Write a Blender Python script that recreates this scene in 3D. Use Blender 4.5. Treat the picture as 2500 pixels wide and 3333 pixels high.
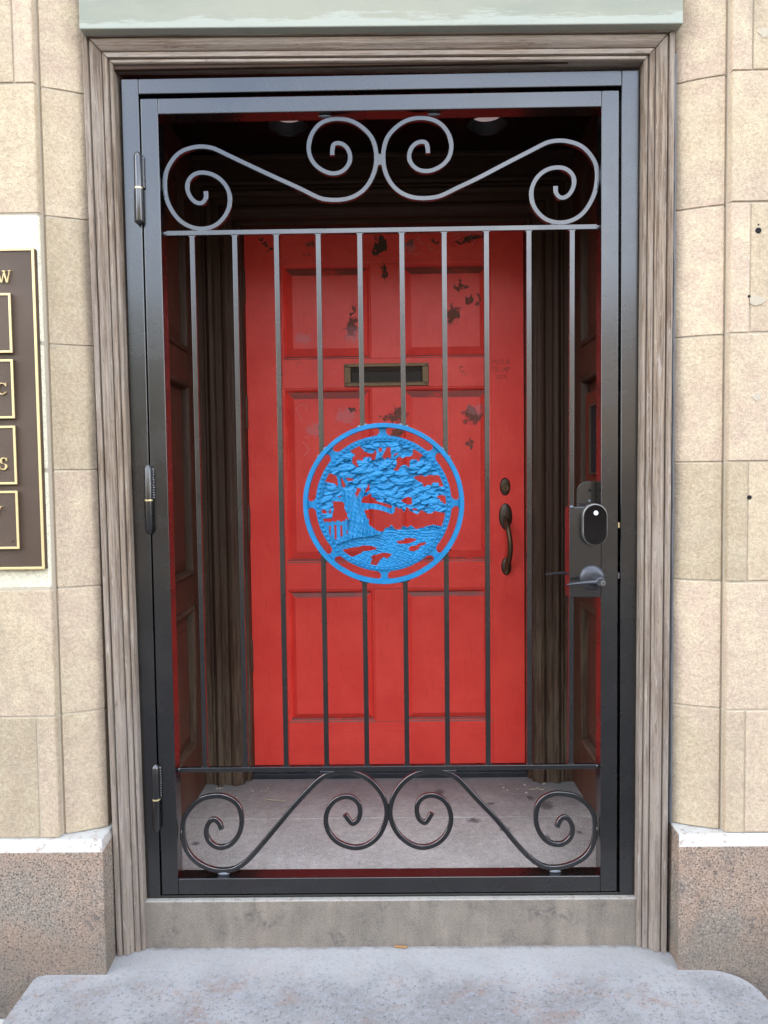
import bpy, bmesh, math, random
import numpy as np
from mathutils import Vector, Matrix, noise as mnoise

for _o in list(bpy.data.objects):
    bpy.data.objects.remove(_o)
SC = bpy.context.scene
COL = SC.collection
rnd = random.Random(7)

# ------------------------------------------------------------------ camera
cam_d = bpy.data.cameras.new('camera')
cam = bpy.data.objects.new('camera', cam_d)
COL.objects.link(cam)
cam_d.sensor_fit = 'VERTICAL'
cam_d.sensor_height = 24.0
cam_d.lens = 24.0 * 2400.0 / 3333.0
cam_d.clip_start = 0.02
cam_d.clip_end = 2000
RIGHT = (0.99988269, 0.00896705, -0.01241765)
FWD = (-0.00954486, 0.99883601, -0.0472814)
UP = (0.01197922, 0.04739438, 0.99880442)
cam.matrix_world = Matrix(((RIGHT[0], UP[0], -FWD[0], 0.0168162),
                           (RIGHT[1], UP[1], -FWD[1], -1.92561774),
                           (RIGHT[2], UP[2], -FWD[2], 1.12459204),
                           (0, 0, 0, 1)))
SC.camera = cam

# ------------------------------------------------------------------ light
SUN_EL = math.radians(52)
world = bpy.data.worlds.new('World')
SC.world = world
world.use_nodes = True
wn = world.node_tree.nodes
wl = world.node_tree.links
wn.clear()
w_out = wn.new('ShaderNodeOutputWorld')
w_bg = wn.new('ShaderNodeBackground')
w_sky = wn.new('ShaderNodeTexSky')
w_sky.sky_type = 'NISHITA'
w_sky.sun_disc = False
w_sky.sun_elevation = SUN_EL
w_sky.sun_rotation = 0.0
w_sky.air_density = 1.0
w_sky.dust_density = 5.0
w_sky.ozone_density = 1.0
w_bg.inputs['Strength'].default_value = 0.15
# thin broken cloud over the blue
w_tc = wn.new('ShaderNodeTexCoord')
w_map = wn.new('ShaderNodeMapping'); w_map.inputs['Scale'].default_value = (1, 1, 2.4)
wl.new(w_tc.outputs['Generated'], w_map.inputs[0])
w_nz = wn.new('ShaderNodeTexNoise'); w_nz.inputs['Scale'].default_value = 2.3; w_nz.inputs['Detail'].default_value = 7; w_nz.inputs['Roughness'].default_value = .58
wl.new(w_map.outputs[0], w_nz.inputs['Vector'])
w_mr = wn.new('ShaderNodeMapRange'); w_mr.interpolation_type = 'SMOOTHSTEP'
w_mr.inputs[1].default_value = .40; w_mr.inputs[2].default_value = .62; w_mr.inputs[4].default_value = .85
wl.new(w_nz.outputs[0], w_mr.inputs[0])
w_mix = wn.new('ShaderNodeMix'); w_mix.data_type = 'RGBA'
wl.new(w_mr.outputs[0], w_mix.inputs[0]); wl.new(w_sky.outputs[0], w_mix.inputs[6]); w_mix.inputs[7].default_value = (6.6, 7.2, 8.4, 1)
wl.new(w_mix.outputs[2], w_bg.inputs[0])
wl.new(w_bg.outputs[0], w_out.inputs[0])

sun_d = bpy.data.lights.new('sun', 'SUN')
sun_d.energy = 2.0
sun_d.angle = math.radians(0.5)
sun_d.color = (1.0, 0.95, 0.88)
sun = bpy.data.objects.new('sun', sun_d)
COL.objects.link(sun)
_d = Vector((0.0, -math.cos(SUN_EL), -math.sin(SUN_EL)))
sun.rotation_euler = _d.to_track_quat('-Z', 'Y').to_euler()
sun.location = (0, 30, 40)

SC.view_settings.view_transform = 'Standard'
SC.view_settings.look = 'None'
SC.view_settings.gamma = 1.0
SC.view_settings.use_curve_mapping = False
SC.view_settings.exposure = 2.85
try:
    SC.view_settings.use_white_balance = True
    SC.view_settings.white_balance_temperature = 7150
    SC.view_settings.white_balance_tint = 10
except Exception:
    pass
try:
    SC.cycles.use_denoising = True
    SC.cycles.max_bounces = 10
    SC.cycles.diffuse_bounces = 5
    SC.cycles.glossy_bounces = 5
    SC.cycles.sample_clamp_indirect = 8
except Exception:
    pass

# ------------------------------------------------------------------ materials
class NB:
    def __init__(s, name, rough=0.8, metal=0.0, spec=0.5):
        s.m = bpy.data.materials.new(name)
        s.m.use_nodes = True
        s.t = s.m.node_tree
        s.n = s.t.nodes
        s.b = s.n['Principled BSDF']
        s.b.inputs['Roughness'].default_value = rough
        s.b.inputs['Metallic'].default_value = metal
        s.b.inputs['Specular IOR Level'].default_value = spec
        s.pos = s.n.new('ShaderNodeNewGeometry')
        s.P = s.pos.outputs['Position']
        s.oi = None
    def new(s, t): return s.n.new(t)
    def link(s, a, b): s.t.links.new(a, b)
    def put(s, sock, v):
        if hasattr(v, 'is_output') or isinstance(v, bpy.types.NodeSocket):
            s.link(v, sock)
        else:
            if isinstance(v, (tuple, list)) and sock.type == 'RGBA' and len(v) == 3:
                v = (*v, 1)
            sock.default_value = v
    def rand(s):
        if s.oi is None:
            s.oi = s.new('ShaderNodeObjectInfo')
        return s.oi.outputs['Random']
    def vec(s, scale=(1, 1, 1), off=None, src=None):
        n = s.new('ShaderNodeVectorMath'); n.operation = 'MULTIPLY'
        s.put(n.inputs[0], src or s.P); n.inputs[1].default_value = scale
        if off is None: return n.outputs[0]
        a = s.new('ShaderNodeVectorMath'); a.operation = 'ADD'
        s.link(n.outputs[0], a.inputs[0]); s.put(a.inputs[1], off)
        return a.outputs[0]
    def noise(s, scale=5, detail=4, rough=0.55, vec=None, dist=0.0):
        n = s.new('ShaderNodeTexNoise')
        n.inputs['Scale'].default_value = scale
        n.inputs['Detail'].default_value = detail
        n.inputs['Roughness'].default_value = rough
        n.inputs['Distortion'].default_value = dist
        s.link(vec or s.P, n.inputs['Vector'])
        return n.outputs[0]
    def voro(s, scale=5, vec=None, feature='F1', rand=1.0, out='Distance'):
        n = s.new('ShaderNodeTexVoronoi'); n.feature = feature
        n.inputs['Scale'].default_value = scale
        n.inputs['Randomness'].default_value = rand
        s.link(vec or s.P, n.inputs['Vector'])
        return n.outputs[out]
    def math(s, op, a, b=0.0, clamp=False):
        n = s.new('ShaderNodeMath'); n.operation = op; n.use_clamp = clamp
        s.put(n.inputs[0], a); s.put(n.inputs[1], b)
        return n.outputs[0]
    def step(s, v, lo, hi):
        n = s.new('ShaderNodeMapRange'); n.interpolation_type = 'SMOOTHSTEP'
        s.put(n.inputs[0], v); n.inputs[1].default_value = lo; n.inputs[2].default_value = hi
        return n.outputs[0]
    def mix(s, f, a, b, mode='MIX'):
        n = s.new('ShaderNodeMix'); n.data_type = 'RGBA'; n.blend_type = mode
        s.put(n.inputs[0], f); s.put(n.inputs[6], a); s.put(n.inputs[7], b)
        return n.outputs[2]
    def mul(s, c, v):
        return s.mix(1.0, c, s.grey(v), 'MULTIPLY')
    def grey(s, v):
        n = s.new('ShaderNodeCombineXYZ')
        for i in range(3): s.put(n.inputs[i], v)
        return n.outputs[0]
    def sep(s, v=None):
        n = s.new('ShaderNodeSeparateXYZ'); s.link(v or s.P, n.inputs[0]); return n.outputs
    def col(s, c): s.put(s.b.inputs['Base Color'], c); return s
    def rough(s, r): s.put(s.b.inputs['Roughness'], r); return s
    def bump(s, h, dist=0.001, strength=1.0):
        n = s.new('ShaderNodeBump'); n.inputs['Distance'].default_value = dist
        n.inputs['Strength'].default_value = strength
        s.put(n.inputs['Height'], h)
        prev = s.b.inputs['Normal'].links
        if prev: s.link(prev[0].from_socket, n.inputs['Normal'])
        s.link(n.outputs[0], s.b.inputs['Normal'])
        return s
    def spots(s, pts, warp=0.0):
        """max over ellipses (x,z,rx,rz) of 1-distance"""
        P = s.P
        if warp:
            nz = s.new('ShaderNodeTexNoise'); nz.inputs['Scale'].default_value = 45
            nz.inputs['Detail'].default_value = 6; s.link(s.P, nz.inputs['Vector'])
            sb = s.new('ShaderNodeVectorMath'); sb.operation = 'SUBTRACT'
            s.link(nz.outputs[1], sb.inputs[0]); sb.inputs[1].default_value = (.5, .5, .5)
            sc = s.new('ShaderNodeVectorMath'); sc.operation = 'SCALE'
            s.link(sb.outputs[0], sc.inputs[0]); sc.inputs['Scale'].default_value = warp
            ad = s.new('ShaderNodeVectorMath'); ad.operation = 'ADD'
            s.link(s.P, ad.inputs[0]); s.link(sc.outputs[0], ad.inputs[1]); P = ad.outputs[0]
        best = None
        for x, z, rx, rz in pts:
            v = s.new('ShaderNodeVectorMath'); v.operation = 'MULTIPLY_ADD'
            s.link(P, v.inputs[0]); v.inputs[1].default_value = (1 / rx, 0, 1 / rz)
            v.inputs[2].default_value = (-x / rx, 0, -z / rz)
            l = s.new('ShaderNodeVectorMath'); l.operation = 'LENGTH'; s.link(v.outputs[0], l.inputs[0])
            d = s.math('SUBTRACT', 1.0, l.outputs['Value'])
            best = d if best is None else s.math('MAXIMUM', best, d)
        return best

def rgb(r, g, b):
    f = lambda c: ((c / 255 + .055) / 1.055) ** 2.4 if c > 10 else c / 255 / 12.92
    return (f(r), f(g), f(b))

def sandstone(name, tint=(1, 1, 1), white=0.0):
    k = NB(name, .92, spec=.25)
    r = k.rand()
    off = k.new('ShaderNodeCombineXYZ')
    for i in range(3): k.put(off.inputs[i], k.math('MULTIPLY', r, 7.0 + i))
    V = k.vec((1, 1, 1), off.outputs[0])
    big = k.noise(3.2, 3, .5, V)
    mid = k.noise(17, 5, .6, V)
    fine = k.noise(260, 4, .75)
    f2 = k.noise(110, 4, .65)
    c = k.mix(k.step(k.math('ADD', big, k.math('MULTIPLY', k.math('SUBTRACT', r, .5), .35)), .38, .62), (.62, .51, .375), (.60, .475, .385))
    c = k.mix(k.step(mid, .35, .75), c, (.68, .58, .44))
    c = k.mix(k.math('MULTIPLY', k.step(k.noise(6, 6, .65, k.vec((1, 1, .35))), .55, .75), .45), c, (.33, .29, .24))
    if white:
        c = k.mix(k.step(k.noise(30, 6, .7, k.vec((1, 1, 2.2))), .22, .36), c, (1.0, .97, .80))
    # grime low on the wall
    z = k.sep()[2]
    low = k.math('MULTIPLY', k.step(k.math('SUBTRACT', k.math('ADD', k.math('MULTIPLY', k.noise(4, 5, .6), .9), .75), z), 0, 1.1), .30)
    c = k.mix(low, c, (.36, .32, .265))
    # darker stain streaks beside the timber
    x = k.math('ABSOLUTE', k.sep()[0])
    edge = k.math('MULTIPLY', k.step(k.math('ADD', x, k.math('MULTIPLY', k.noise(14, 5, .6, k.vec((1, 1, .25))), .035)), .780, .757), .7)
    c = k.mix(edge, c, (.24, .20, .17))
    c = k.mul(c, k.math('ADD', .80, k.math('MULTIPLY', r, .24)))
    speck = k.step(k.noise(65, 6, .75), .70, .78)
    c = k.mix(k.math('MULTIPLY', speck, .55), c, (.10, .085, .07))
    c = k.mul(c, k.math('ADD', .80, k.math('MULTIPLY', k.step(fine, .28, .72), .32)))
    c = k.mul(c, k.math('ADD', .90, k.math('MULTIPLY', k.step(f2, .3, .7), .22)))
    c = k.mix(1.0, c, (.87 * tint[0], .835 * tint[1], .755 * tint[2]), 'MULTIPLY')
    k.col(c)
    k.bump(f2, .003, .8).bump(fine, .0012, .8).bump(mid, .006, .35)
    return k.m

def granite(name, base=(.36, .27, .22), base2=(.30, .28, .25), dark=(.05, .045, .04), top=0.0, dirt_shade=.5, grain=150, hi=(.50, .42, .34)):
    k = NB(name, .8, spec=.35)
    a = k.noise(grain, 5, .8); b = k.noise(grain * 1.4, 4, .75, k.vec((1, 1, 1), (3.1, 7.7, 1.3)))
    big = k.noise(5, 5, .65)
    c = k.mix(k.step(big, .38, .62), base, base2)
    c = k.mix(k.step(a, .46, .64), c, hi)
    c = k.mix(k.math('MULTIPLY', k.step(b, .52, .60), .95), c, dark)
    c = k.mix(k.math('MULTIPLY', k.math('MULTIPLY', k.step(k.noise(13, 6, .7), .50, .68), k.step(k.noise(90, 4, .7), .38, .58)), .8), c, (.085, .08, .075))
    z = k.sep()[2]
    lowd = k.step(k.math('SUBTRACT', z, k.math('MULTIPLY', k.noise(12, 5, .6), .10)), .02, -.15)
    c = k.mix(k.math('MULTIPLY', lowd, dirt_shade), c, (.10, .085, .07))
    if grain > 300:
        st = k.noise(22, 5, .65, k.vec((1, 1, .18)))
        c = k.mul(c, k.math('ADD', .55, k.math('MULTIPLY', st, .9)))
    if top:
        nz = k.sep(k.pos.outputs['Normal'])[2]
        t = k.math('MULTIPLY', k.step(nz, .2, .6), k.step(k.noise(60, 6, .7), .30, .50))
        c = k.mix(k.math('MULTIPLY', t, top), c, (.40, .40, .375))
    k.col(c)
    k.bump(a, .0015, .7).bump(k.noise(40, 5, .6), .003, .4)
    return k.m

def wood(name, axis='z', grey=.5, dark=False, gloss=.75, red=0.0, wear=0.0):
    k = NB(name, gloss, spec=.2)
    S = {'z': (1, 1, .035), 'x': (.035, 1, 1), 'y': (1, .035, 1)}[axis]
    S2 = {'z': (1, 1, .12), 'x': (.12, 1, 1), 'y': (1, .12, 1)}[axis]
    g = k.noise(190, 5, .7, k.vec(S)); g2 = k.noise(150, 5, .65, k.vec({'z': (1, 1, .05), 'x': (.05, 1, 1), 'y': (1, .05, 1)}[axis])); g3 = k.noise(430, 3, .7, k.vec(S))
    patch = k.noise(9, 5, .6, k.vec({'z': (1, 1, .4), 'x': (.4, 1, 1), 'y': (1, .4, 1)}[axis]))
    if dark:
        lo = (.040 + .022 * red, .021, .013); hi = (.078 + .04 * red, .043, .027)
        c = k.mix(k.step(g, .30, .70), lo, hi)
        c = k.mix(k.math('MULTIPLY', k.step(patch, .45, .65), .4), c, (.060, .036, .023))
        if wear:
            z = k.sep()[2]
            h = k.step(k.math('ADD', z, k.math('MULTIPLY', k.noise(5, 4, .6), .7)), 1.5, .45)
            m_ = k.math('MULTIPLY', k.math('MULTIPLY', h, k.step(k.math('ADD', g2, k.math('MULTIPLY', patch, .6)), .70, .92)), wear)
            c = k.mix(m_, c, (.16, .12, .08))
        k.rough(k.math('ADD', gloss - .15, k.math('MULTIPLY', g2, .35)))
        k.col(c); k.bump(g, .0004, .5)
        return k.m
    a1, a2 = ((.11, .070, .046), (.35, .27, .195)) if axis == 'z' else ((.20, .14, .10), (.50, .41, .33))  # level oak paler: sky light on the mouldings put into its colour
    c = k.mix(k.step(g, .30, .72), a1, a2)
    c = k.mix(k.math('MULTIPLY', k.step(k.math('ADD', g2, k.math('MULTIPLY', patch, .9)), .82, 1.15), grey), c, (.37, .32, .27))
    z = k.sep()[2]
    c = k.mix(k.math('MULTIPLY', k.step(k.math('SUBTRACT', z, k.math('MULTIPLY', k.noise(4, 4, .6), .8)), .9, -.4), .45), c, (.20, .18, .165))
    c = k.mix(k.math('MULTIPLY', k.step(g3, .62, .72), .6), c, (.03, .022, .017))
    c = k.mix(k.math('MULTIPLY', k.step(k.noise(150, 5, .75, k.vec(S2)), .66, .76), .55), c, (.56, .51, .46))
    fl_ = k.noise(85, 7, .8, k.vec({'z': (1, 1, .16), 'x': (.16, 1, 1), 'y': (1, .16, 1)}[axis]))
    c = k.mix(k.math('MULTIPLY', k.step(fl_, .56, .66), .5), c, (.50, .44, .38))
    c = k.mix(k.math('MULTIPLY', k.step(fl_, .42, .34), .6), c, (.07, .045, .032))
    k.col(c); k.bump(g, .0016, .9).bump(fl_, .0014, .8).bump(g3, .0008, .6)
    return k.m

def paint_black(name, wear=.5):
    k = NB(name, .26, spec=.5)
    n1 = k.noise(22, 5, .6); n2 = k.noise(7, 4, .6)
    sc = k.step(k.noise(120, 6, .8, k.vec((1, 1, .45))), .74, .80)
    c = k.mix(k.math('MULTIPLY', k.step(n1, .55, .75), .5), (.0012, .0012, .0014), (.0045, .0042, .004))
    c = k.mix(k.math('MULTIPLY', sc, wear * .3), c, (.10, .10, .10))
    k.col(c)
    k.rough(k.math('ADD', .24, k.math('MULTIPLY', k.step(n2, .40, .70), .08)))
    k.b.inputs['IOR'].default_value = 1.76
    k.b.inputs['Coat Weight'].default_value = .4
    k.b.inputs['Coat IOR'].default_value = 1.5
    k.b.inputs['Coat Roughness'].default_value = .12
    k.bump(n2, .0012, .2)
    return k.m

def plain(name, c, rough=.6, metal=0., spec=.5, var=.15, scale=60, bump=.0004, emit=None):
    k = NB(name, rough, metal, spec)
    n = k.noise(scale, 5, .65)
    k.col(k.mul(c if not isinstance(c, tuple) else k.mix(0.0, c, c), k.math('ADD', 1 - var, k.math('MULTIPLY', n, 2 * var))))
    k.rough(k.math('ADD', max(.02, rough - .08), k.math('MULTIPLY', n, .16)))
    if bump: k.bump(n, bump, .7)
    return k.m

M = {}
M['stone'] = sandstone('sandstone')
M['stone_white'] = sandstone('whitewashed_stone', white=1.0)
M['granite'] = granite('pink_granite', base=(.31, .21, .15), base2=(.215, .185, .15), top=1.0, hi=(.40, .32, .25))
M['granite_sill'] = granite('grey_granite', base=(.24, .20, .16), base2=(.18, .155, .125), dark=(.06, .055, .05), top=.45, dirt_shade=.1, grain=330, hi=(.24, .21, .175))
M['wood_z'] = wood('weathered_oak_upright', 'z', .5)
M['wood_x_lit'] = wood('weathered_oak_level_lit', 'x', .75)
M['dark_z'] = wood('dark_stained_wood_upright', 'z', dark=True, gloss=.5, wear=.6)
M['dark_x'] = wood('dark_stained_wood_level', 'x', dark=True, gloss=.5)
M['dark_y'] = wood('dark_stained_wood_deep', 'y', dark=True, gloss=.5)
M['dark_red'] = wood('reddish_stained_wood', 'z', dark=True, gloss=.42, red=1.0, wear=.25)
M['scored'] = wood('scored_red_board', 'x', dark=True, gloss=.6, red=2.6)
M['ceiling'] = plain('dark_red_ceiling', (.016, .003, .0035), .35, var=.3, scale=12)
M['black'] = paint_black('black_gate_paint')
M['mortar'] = plain('lime_mortar', (.47, .405, .31), .95, spec=.1, var=.25, scale=200, bump=.001)
M['sealant'] = plain('grey_sealant', (.11, .115, .12), .45, var=.15, scale=40, bump=.0015)
M['brass'] = plain('tarnished_brass', (.13, .085, .045), .45, metal=.75, var=.6, scale=70)
M['flap'] = plain('blackened_brass_flap', (.030, .022, .014), .6, metal=.4, var=.6, scale=30)
M['brass_dark'] = plain('dark_bronze', (.085, .062, .045), .42, metal=.7, var=.4, scale=60)
M['brass_ring'] = plain('bright_brass_ring', (.75, .60, .32), .3, metal=.6, var=.1)
M['lever'] = plain('satin_black_metal', (.06, .063, .07), .33, metal=.55, var=.15, scale=90)
M['zinc'] = plain('bare_weld_metal', (.13, .14, .16), .38, metal=.5, var=.5, scale=160, bump=.001)
M['glass_black'] = plain('black_glass', (.002, .002, .0025), .05, spec=.35, var=.0, bump=0)
M['rim_metal'] = plain('grey_rim_metal', (.20, .195, .18), .35, metal=.8, var=.1)
M['white_disc'] = plain('white_disc', (.75, .75, .73), .4, var=.02, bump=0)
M['print_dark'] = plain('dark_print', (.05, .05, .05), .5, var=.0, bump=0)
M['hinge'] = plain('aged_brass_hinge', (.085, .07, .045), .55, metal=.5, var=.5, scale=50)
M['gold'] = plain('pale_gold_metal', (.72, .56, .28), .42, metal=.35, var=.08, scale=20)
M['void'] = plain('dark_cavity', (.006, .005, .005), .9, var=.1, bump=0)
M['lamp_can'] = plain('dark_lamp_can', (.03, .03, .03), .5, var=.1)
M['lamp_lens'] = plain('frosted_lamp_lens', (.80, .72, .74), .5, var=.02, bump=0)
M['lamp_lens'].node_tree.nodes['Principled BSDF'].inputs['Emission Color'].default_value = (1, .82, .86, 1)
M['lamp_lens'].node_tree.nodes['Principled BSDF'].inputs['Emission Strength'].default_value = .03
M['steel'] = plain('dull_steel', (.22, .22, .22), .35, metal=.8, var=.2)
M['threshold'] = plain('dark_threshold_metal', (.03, .033, .04), .45, metal=.3, var=.5, scale=25, bump=.001)

# brown plaque with fine cast grain
k = NB('brown_plaque_enamel', .50, spec=.4)
k.col(k.mix(k.step(k.noise(6, 4), .35, .7), (.070, .043, .026), (.092, .060, .039))); k.bump(k.noise(500, 3, .6), .0009, .8)
M['plaque'] = k.m

# verdigris lintel metal
k = NB('pale_green_patina', .42, spec=.4)
n = k.noise(7, 5, .6, k.vec((.35, 1, 1)))
c = k.mix(k.step(n, .35, .68), (.225, .24, .18), (.29, .288, .215))
P_z = k.sep()[2]; P_x = k.sep()[0]
edge_z = k.math('SUBTRACT', 2.262, k.math('MULTIPLY', P_x, .008))
streak = k.noise(26, 6, .75, k.vec((.12, 1, 1)))
amt = k.step(k.math('ADD', k.math('SUBTRACT', edge_z, P_z), k.math('MULTIPLY', k.math('SUBTRACT', streak, .5), .15)), .012, .026)
c = k.mix(k.math('MULTIPLY', amt, .55), c, (.40, .43, .37))
c = k.mix(k.math('MULTIPLY', k.step(k.noise(60, 5, .7, k.vec((.6, 1, 1))), .68, .78), .4), c, (.16, .18, .15))
k.col(c); k.rough(k.math('ADD', .3, k.math('MULTIPLY', n, .3))); k.bump(k.noise(18, 5, .6), .0025, .4)
M['patina'] = k.m

# blue enamel
k = NB('blue_enamel', .42, spec=.28)
k.col(k.mix(k.step(k.noise(35, 4), .35, .7), (.001, .145, .32), (.0015, .175, .38)))
k.bump(k.noise(420, 3, .6), .0003, .6)
M['blue'] = k.m

# red door paint, worn through in patches
DK = 1.145e-3  # metres per photo pixel on the door
def door_red(name, axis):
    k = NB(name, .45, spec=.28)
    S = {'z': (1, 1, .05), 'x': (.05, 1, 1)}[axis]
    grain = k.noise(210, 5, .7, k.vec(S), .2)
    n2 = k.noise(8, 5, .65)
    c = k.mix(k.step(n2, .3, .7), (.79, .054, .041), (.87, .075, .054))
    c = k.mix(k.math('MULTIPLY', k.step(grain, .56, .74), .38), c, (.36, .014, .013))
    # brown grime on ledges that face up, and a dull bloom
    nz = k.sep(k.pos.outputs['Normal'])[2]
    led = k.math('MULTIPLY', k.step(nz, .12, .45), k.step(k.noise(30, 6, .7, k.vec((.4, 1, 1))), .28, .50))
    c = k.mix(k.math('MULTIPLY', led, .85), c, (.16, .085, .07))
    # scuffs
    sc = k.step(k.noise(34, 7, .75, k.vec((1, 1, .5)), 1.2), .70, .77)
    c = k.mix(k.math('MULTIPLY', sc, .6), c, (.15, .02, .018))
    worn = k.spots(WORN, .09)
    dry = k.noise(170, 6, .8, k.vec((1, 1, .16)))
    w = k.math('ADD', k.math('MULTIPLY', worn, 1.1), k.math('MULTIPLY', k.math('SUBTRACT', dry, .5), 1.5))
    primer = k.step(w, .10, .30)
    bare = k.step(w, .32, .44)
    c = k.mix(k.math('MULTIPLY', primer, .55), c, (.30, .05, .055))
    c = k.mix(k.math('MULTIPLY', bare, .85), c, (.125, .070, .045))
    gone = k.spots(STRIPPED, .075)
    g_ = k.step(k.math('ADD', gone, k.math('MULTIPLY', k.math('SUBTRACT', dry, .5), 2.0)), .10, .26)
    c = k.mix(g_, c, (.075, .042, .026))
    pink = k.math('MULTIPLY', k.step(k.math('ADD', k.spots(PINK, .05), k.math('MULTIPLY', k.math('SUBTRACT', k.noise(160, 5, .8), .5), 1.6)), .22, .42), .42)
    c = k.mix(pink, c, (.50, .20, .21))
    k.col(c)
    k.rough(k.math('ADD', .34, k.math('MULTIPLY', k.math('MAXIMUM', bare, g_), .4)))
    k.bump(grain, .0010, .75).bump(k.math('MULTIPLY', k.math('MAXIMUM', g_, bare), -1), .0008, .8).bump(k.noise(26, 4, .6), .003, .3)
    return k.m
def dpt(x, y, rx, ry):   # helper: measured on a 1659 px wide view of the door, gives metres
    kx = .6329
    return (-.3565 + (x - 0) * 0 + (750 + x * kx - 930) * DK - .0 + 0, 1.9343 - (700 + y * kx - 827) * DK + .0, rx * kx * DK, ry * kx * DK)
def dp(x, y, rx, ry):
    u = 750 + x * .6329; v = 700 + y * .6329
    return (-.503 + (u - 802) * DK * .9835 + .012 * (827 - v) / 600 * -1, 1.952 - (v - 827) * DK * .985, rx * .72e-3, ry * .72e-3)
STRIPPED = [dp(775, 175, 38, 52), dp(768, 205, 40, 22), dp(788, 300, 12, 70), dp(160, 122, 16, 9), dp(185, 158, 20, 12), dp(196, 182, 10, 6),
            dp(925, 168, 26, 14), dp(1058, 157, 26, 10), dp(1185, 160, 34, 12), dp(1250, 142, 46, 16), dp(1315, 130, 34, 12),
            dp(598, 998, 24, 16)]
WORN = [dp(615, 590, 42, 60), dp(627, 500, 16, 45), dp(1185, 378, 44, 28), dp(1225, 450, 20, 38), dp(1272, 450, 14, 38), dp(1140, 530, 42, 62),
        dp(410, 165, 34, 12), dp(390, 208, 20, 9), dp(775, 1048, 30, 22), dp(838, 1040, 46, 60), dp(835, 1130, 40, 50), dp(1225, 1045, 62, 54),
        dp(425, 1130, 18, 34), dp(1210, 1200, 16, 30), dp(1180, 810, 5, 26), dp(318, 772, 18, 8)]
PINK = [dp(570, 1040, 75, 60), dp(620, 620, 60, 60), dp(360, 640, 60, 40), dp(1240, 1020, 60, 40), dp(400, 1110, 60, 50), dp(1270, 110, 110, 20), dp(920, 180, 50, 35)]
M['red_z'] = door_red('red_gloss_paint_upright', 'z')
M['red_x'] = door_red('red_gloss_paint_level', 'x')

# concrete of the vestibule floor
k = NB('stained_concrete', .7, spec=.3)
a = k.noise(5, 6, .65); b = k.noise(190, 4, .7); d = k.noise(28, 6, .7)
c = k.mix(k.step(a, .35, .65), (.37, .355, .315), (.48, .465, .42))
c = k.mix(k.math('MULTIPLY', k.step(d, .55, .75), .55), c, (.46, .34, .30))
m5 = k.noise(48, 7, .8)
c = k.mix(k.math('MULTIPLY', k.step(m5, .50, .64), .6), c, (.26, .25, .255))
c = k.mix(k.math('MULTIPLY', k.step(m5, .48, .36), .5), c, (.62, .61, .60))
c = k.mix(k.math('MULTIPLY', k.step(b, .56, .68), .6), c, (.66, .65, .64))
c = k.mix(k.math('MULTIPLY', k.step(b, .46, .36), .6), c, (.15, .15, .155))
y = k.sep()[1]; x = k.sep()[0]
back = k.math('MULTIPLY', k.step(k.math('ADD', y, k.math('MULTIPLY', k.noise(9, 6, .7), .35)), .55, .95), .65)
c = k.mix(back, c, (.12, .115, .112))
def fspot(px, py, rx, ry):
    v = k.new('ShaderNodeVectorMath'); v.operation = 'MULTIPLY_ADD'
    k.link(k.P, v.inputs[0]); v.inputs[1].default_value = (1 / rx, 1 / ry, 0); v.inputs[2].default_value = (-px / rx, -py / ry, 0)
    l = k.new('ShaderNodeVectorMath'); l.operation = 'LENGTH'; k.link(v.outputs[0], l.inputs[0])
    return k.math('SUBTRACT', 1.0, l.outputs['Value'])
best = None
for q in [(.535, .545, .042, .055), (.275, .44, .03, .03), (.37, .38, .03, .025), (.49, .32, .016, .03), (.6, .35, .014, .02), (.18, .66, .03, .04), (.35, .56, .02, .02), (.49, .60, .02, .03), (-.60, .30, .02, .02)]:
    e = fspot(*q); best = e if best is None else k.math('MAXIMUM', best, e)
sp = k.step(k.math('ADD', best, k.math('MULTIPLY', k.math('SUBTRACT', k.noise(45, 7, .8), .5), 2.2)), .15, .75)
c = k.mix(k.math('MULTIPLY', sp, .75), c, (.05, .05, .052))
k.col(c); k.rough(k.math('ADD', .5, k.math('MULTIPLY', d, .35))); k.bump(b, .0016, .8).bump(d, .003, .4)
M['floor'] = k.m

# landing slab
k = NB('pale_stone_slab', .82, spec=.3)
a = k.noise(3.5, 5, .6); b = k.noise(115, 6, .8); d = k.noise(10, 6, .7, None, .6); e = k.noise(75, 5, .7)
c = k.mix(k.step(a, .38, .62), (.19, .192, .193), (.27, .272, .272))
red = k.math('MULTIPLY', k.step(k.math('ADD', d, k.math('MULTIPLY', k.step(k.sep()[1], -.25, -.75), .30)), .50, .70), k.step(e, .38, .52))
c = k.mix(k.math('MULTIPLY', red, .55), c, (.24, .135, .10))
c = k.mix(k.math('MULTIPLY', k.step(e, .50, .38), .65), c, (.24, .25, .275))
c = k.mix(k.math('MULTIPLY', k.step(b, .47, .38), .9), c, (.10, .10, .105))
c = k.mix(k.math('MULTIPLY', k.step(b, .60, .70), .5), c, (.40, .395, .39))
c = k.mix(k.math('MULTIPLY', k.step(k.math('ADD', k.sep()[1], k.math('MULTIPLY', k.noise(7, 5, .65), .16)), -.13, .02), 
.55), c, (.34, .34, .335))
dirt_shade = k.step(k.math('ADD', k.sep()[1], k.math('MULTIPLY', k.math('SUBTRACT', k.noise(38, 6, .8), .5), .05)), -.030, -.012)  # ragged grime along the sill, doubling as painted contact shade
c = k.mix(k.math('MULTIPLY', dirt_shade, .7), c, (.12, .105, .09))
k.col(c); k.bump(b, .0028, .9).bump(e, .004, .45)
M['slab'] = k.m

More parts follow.
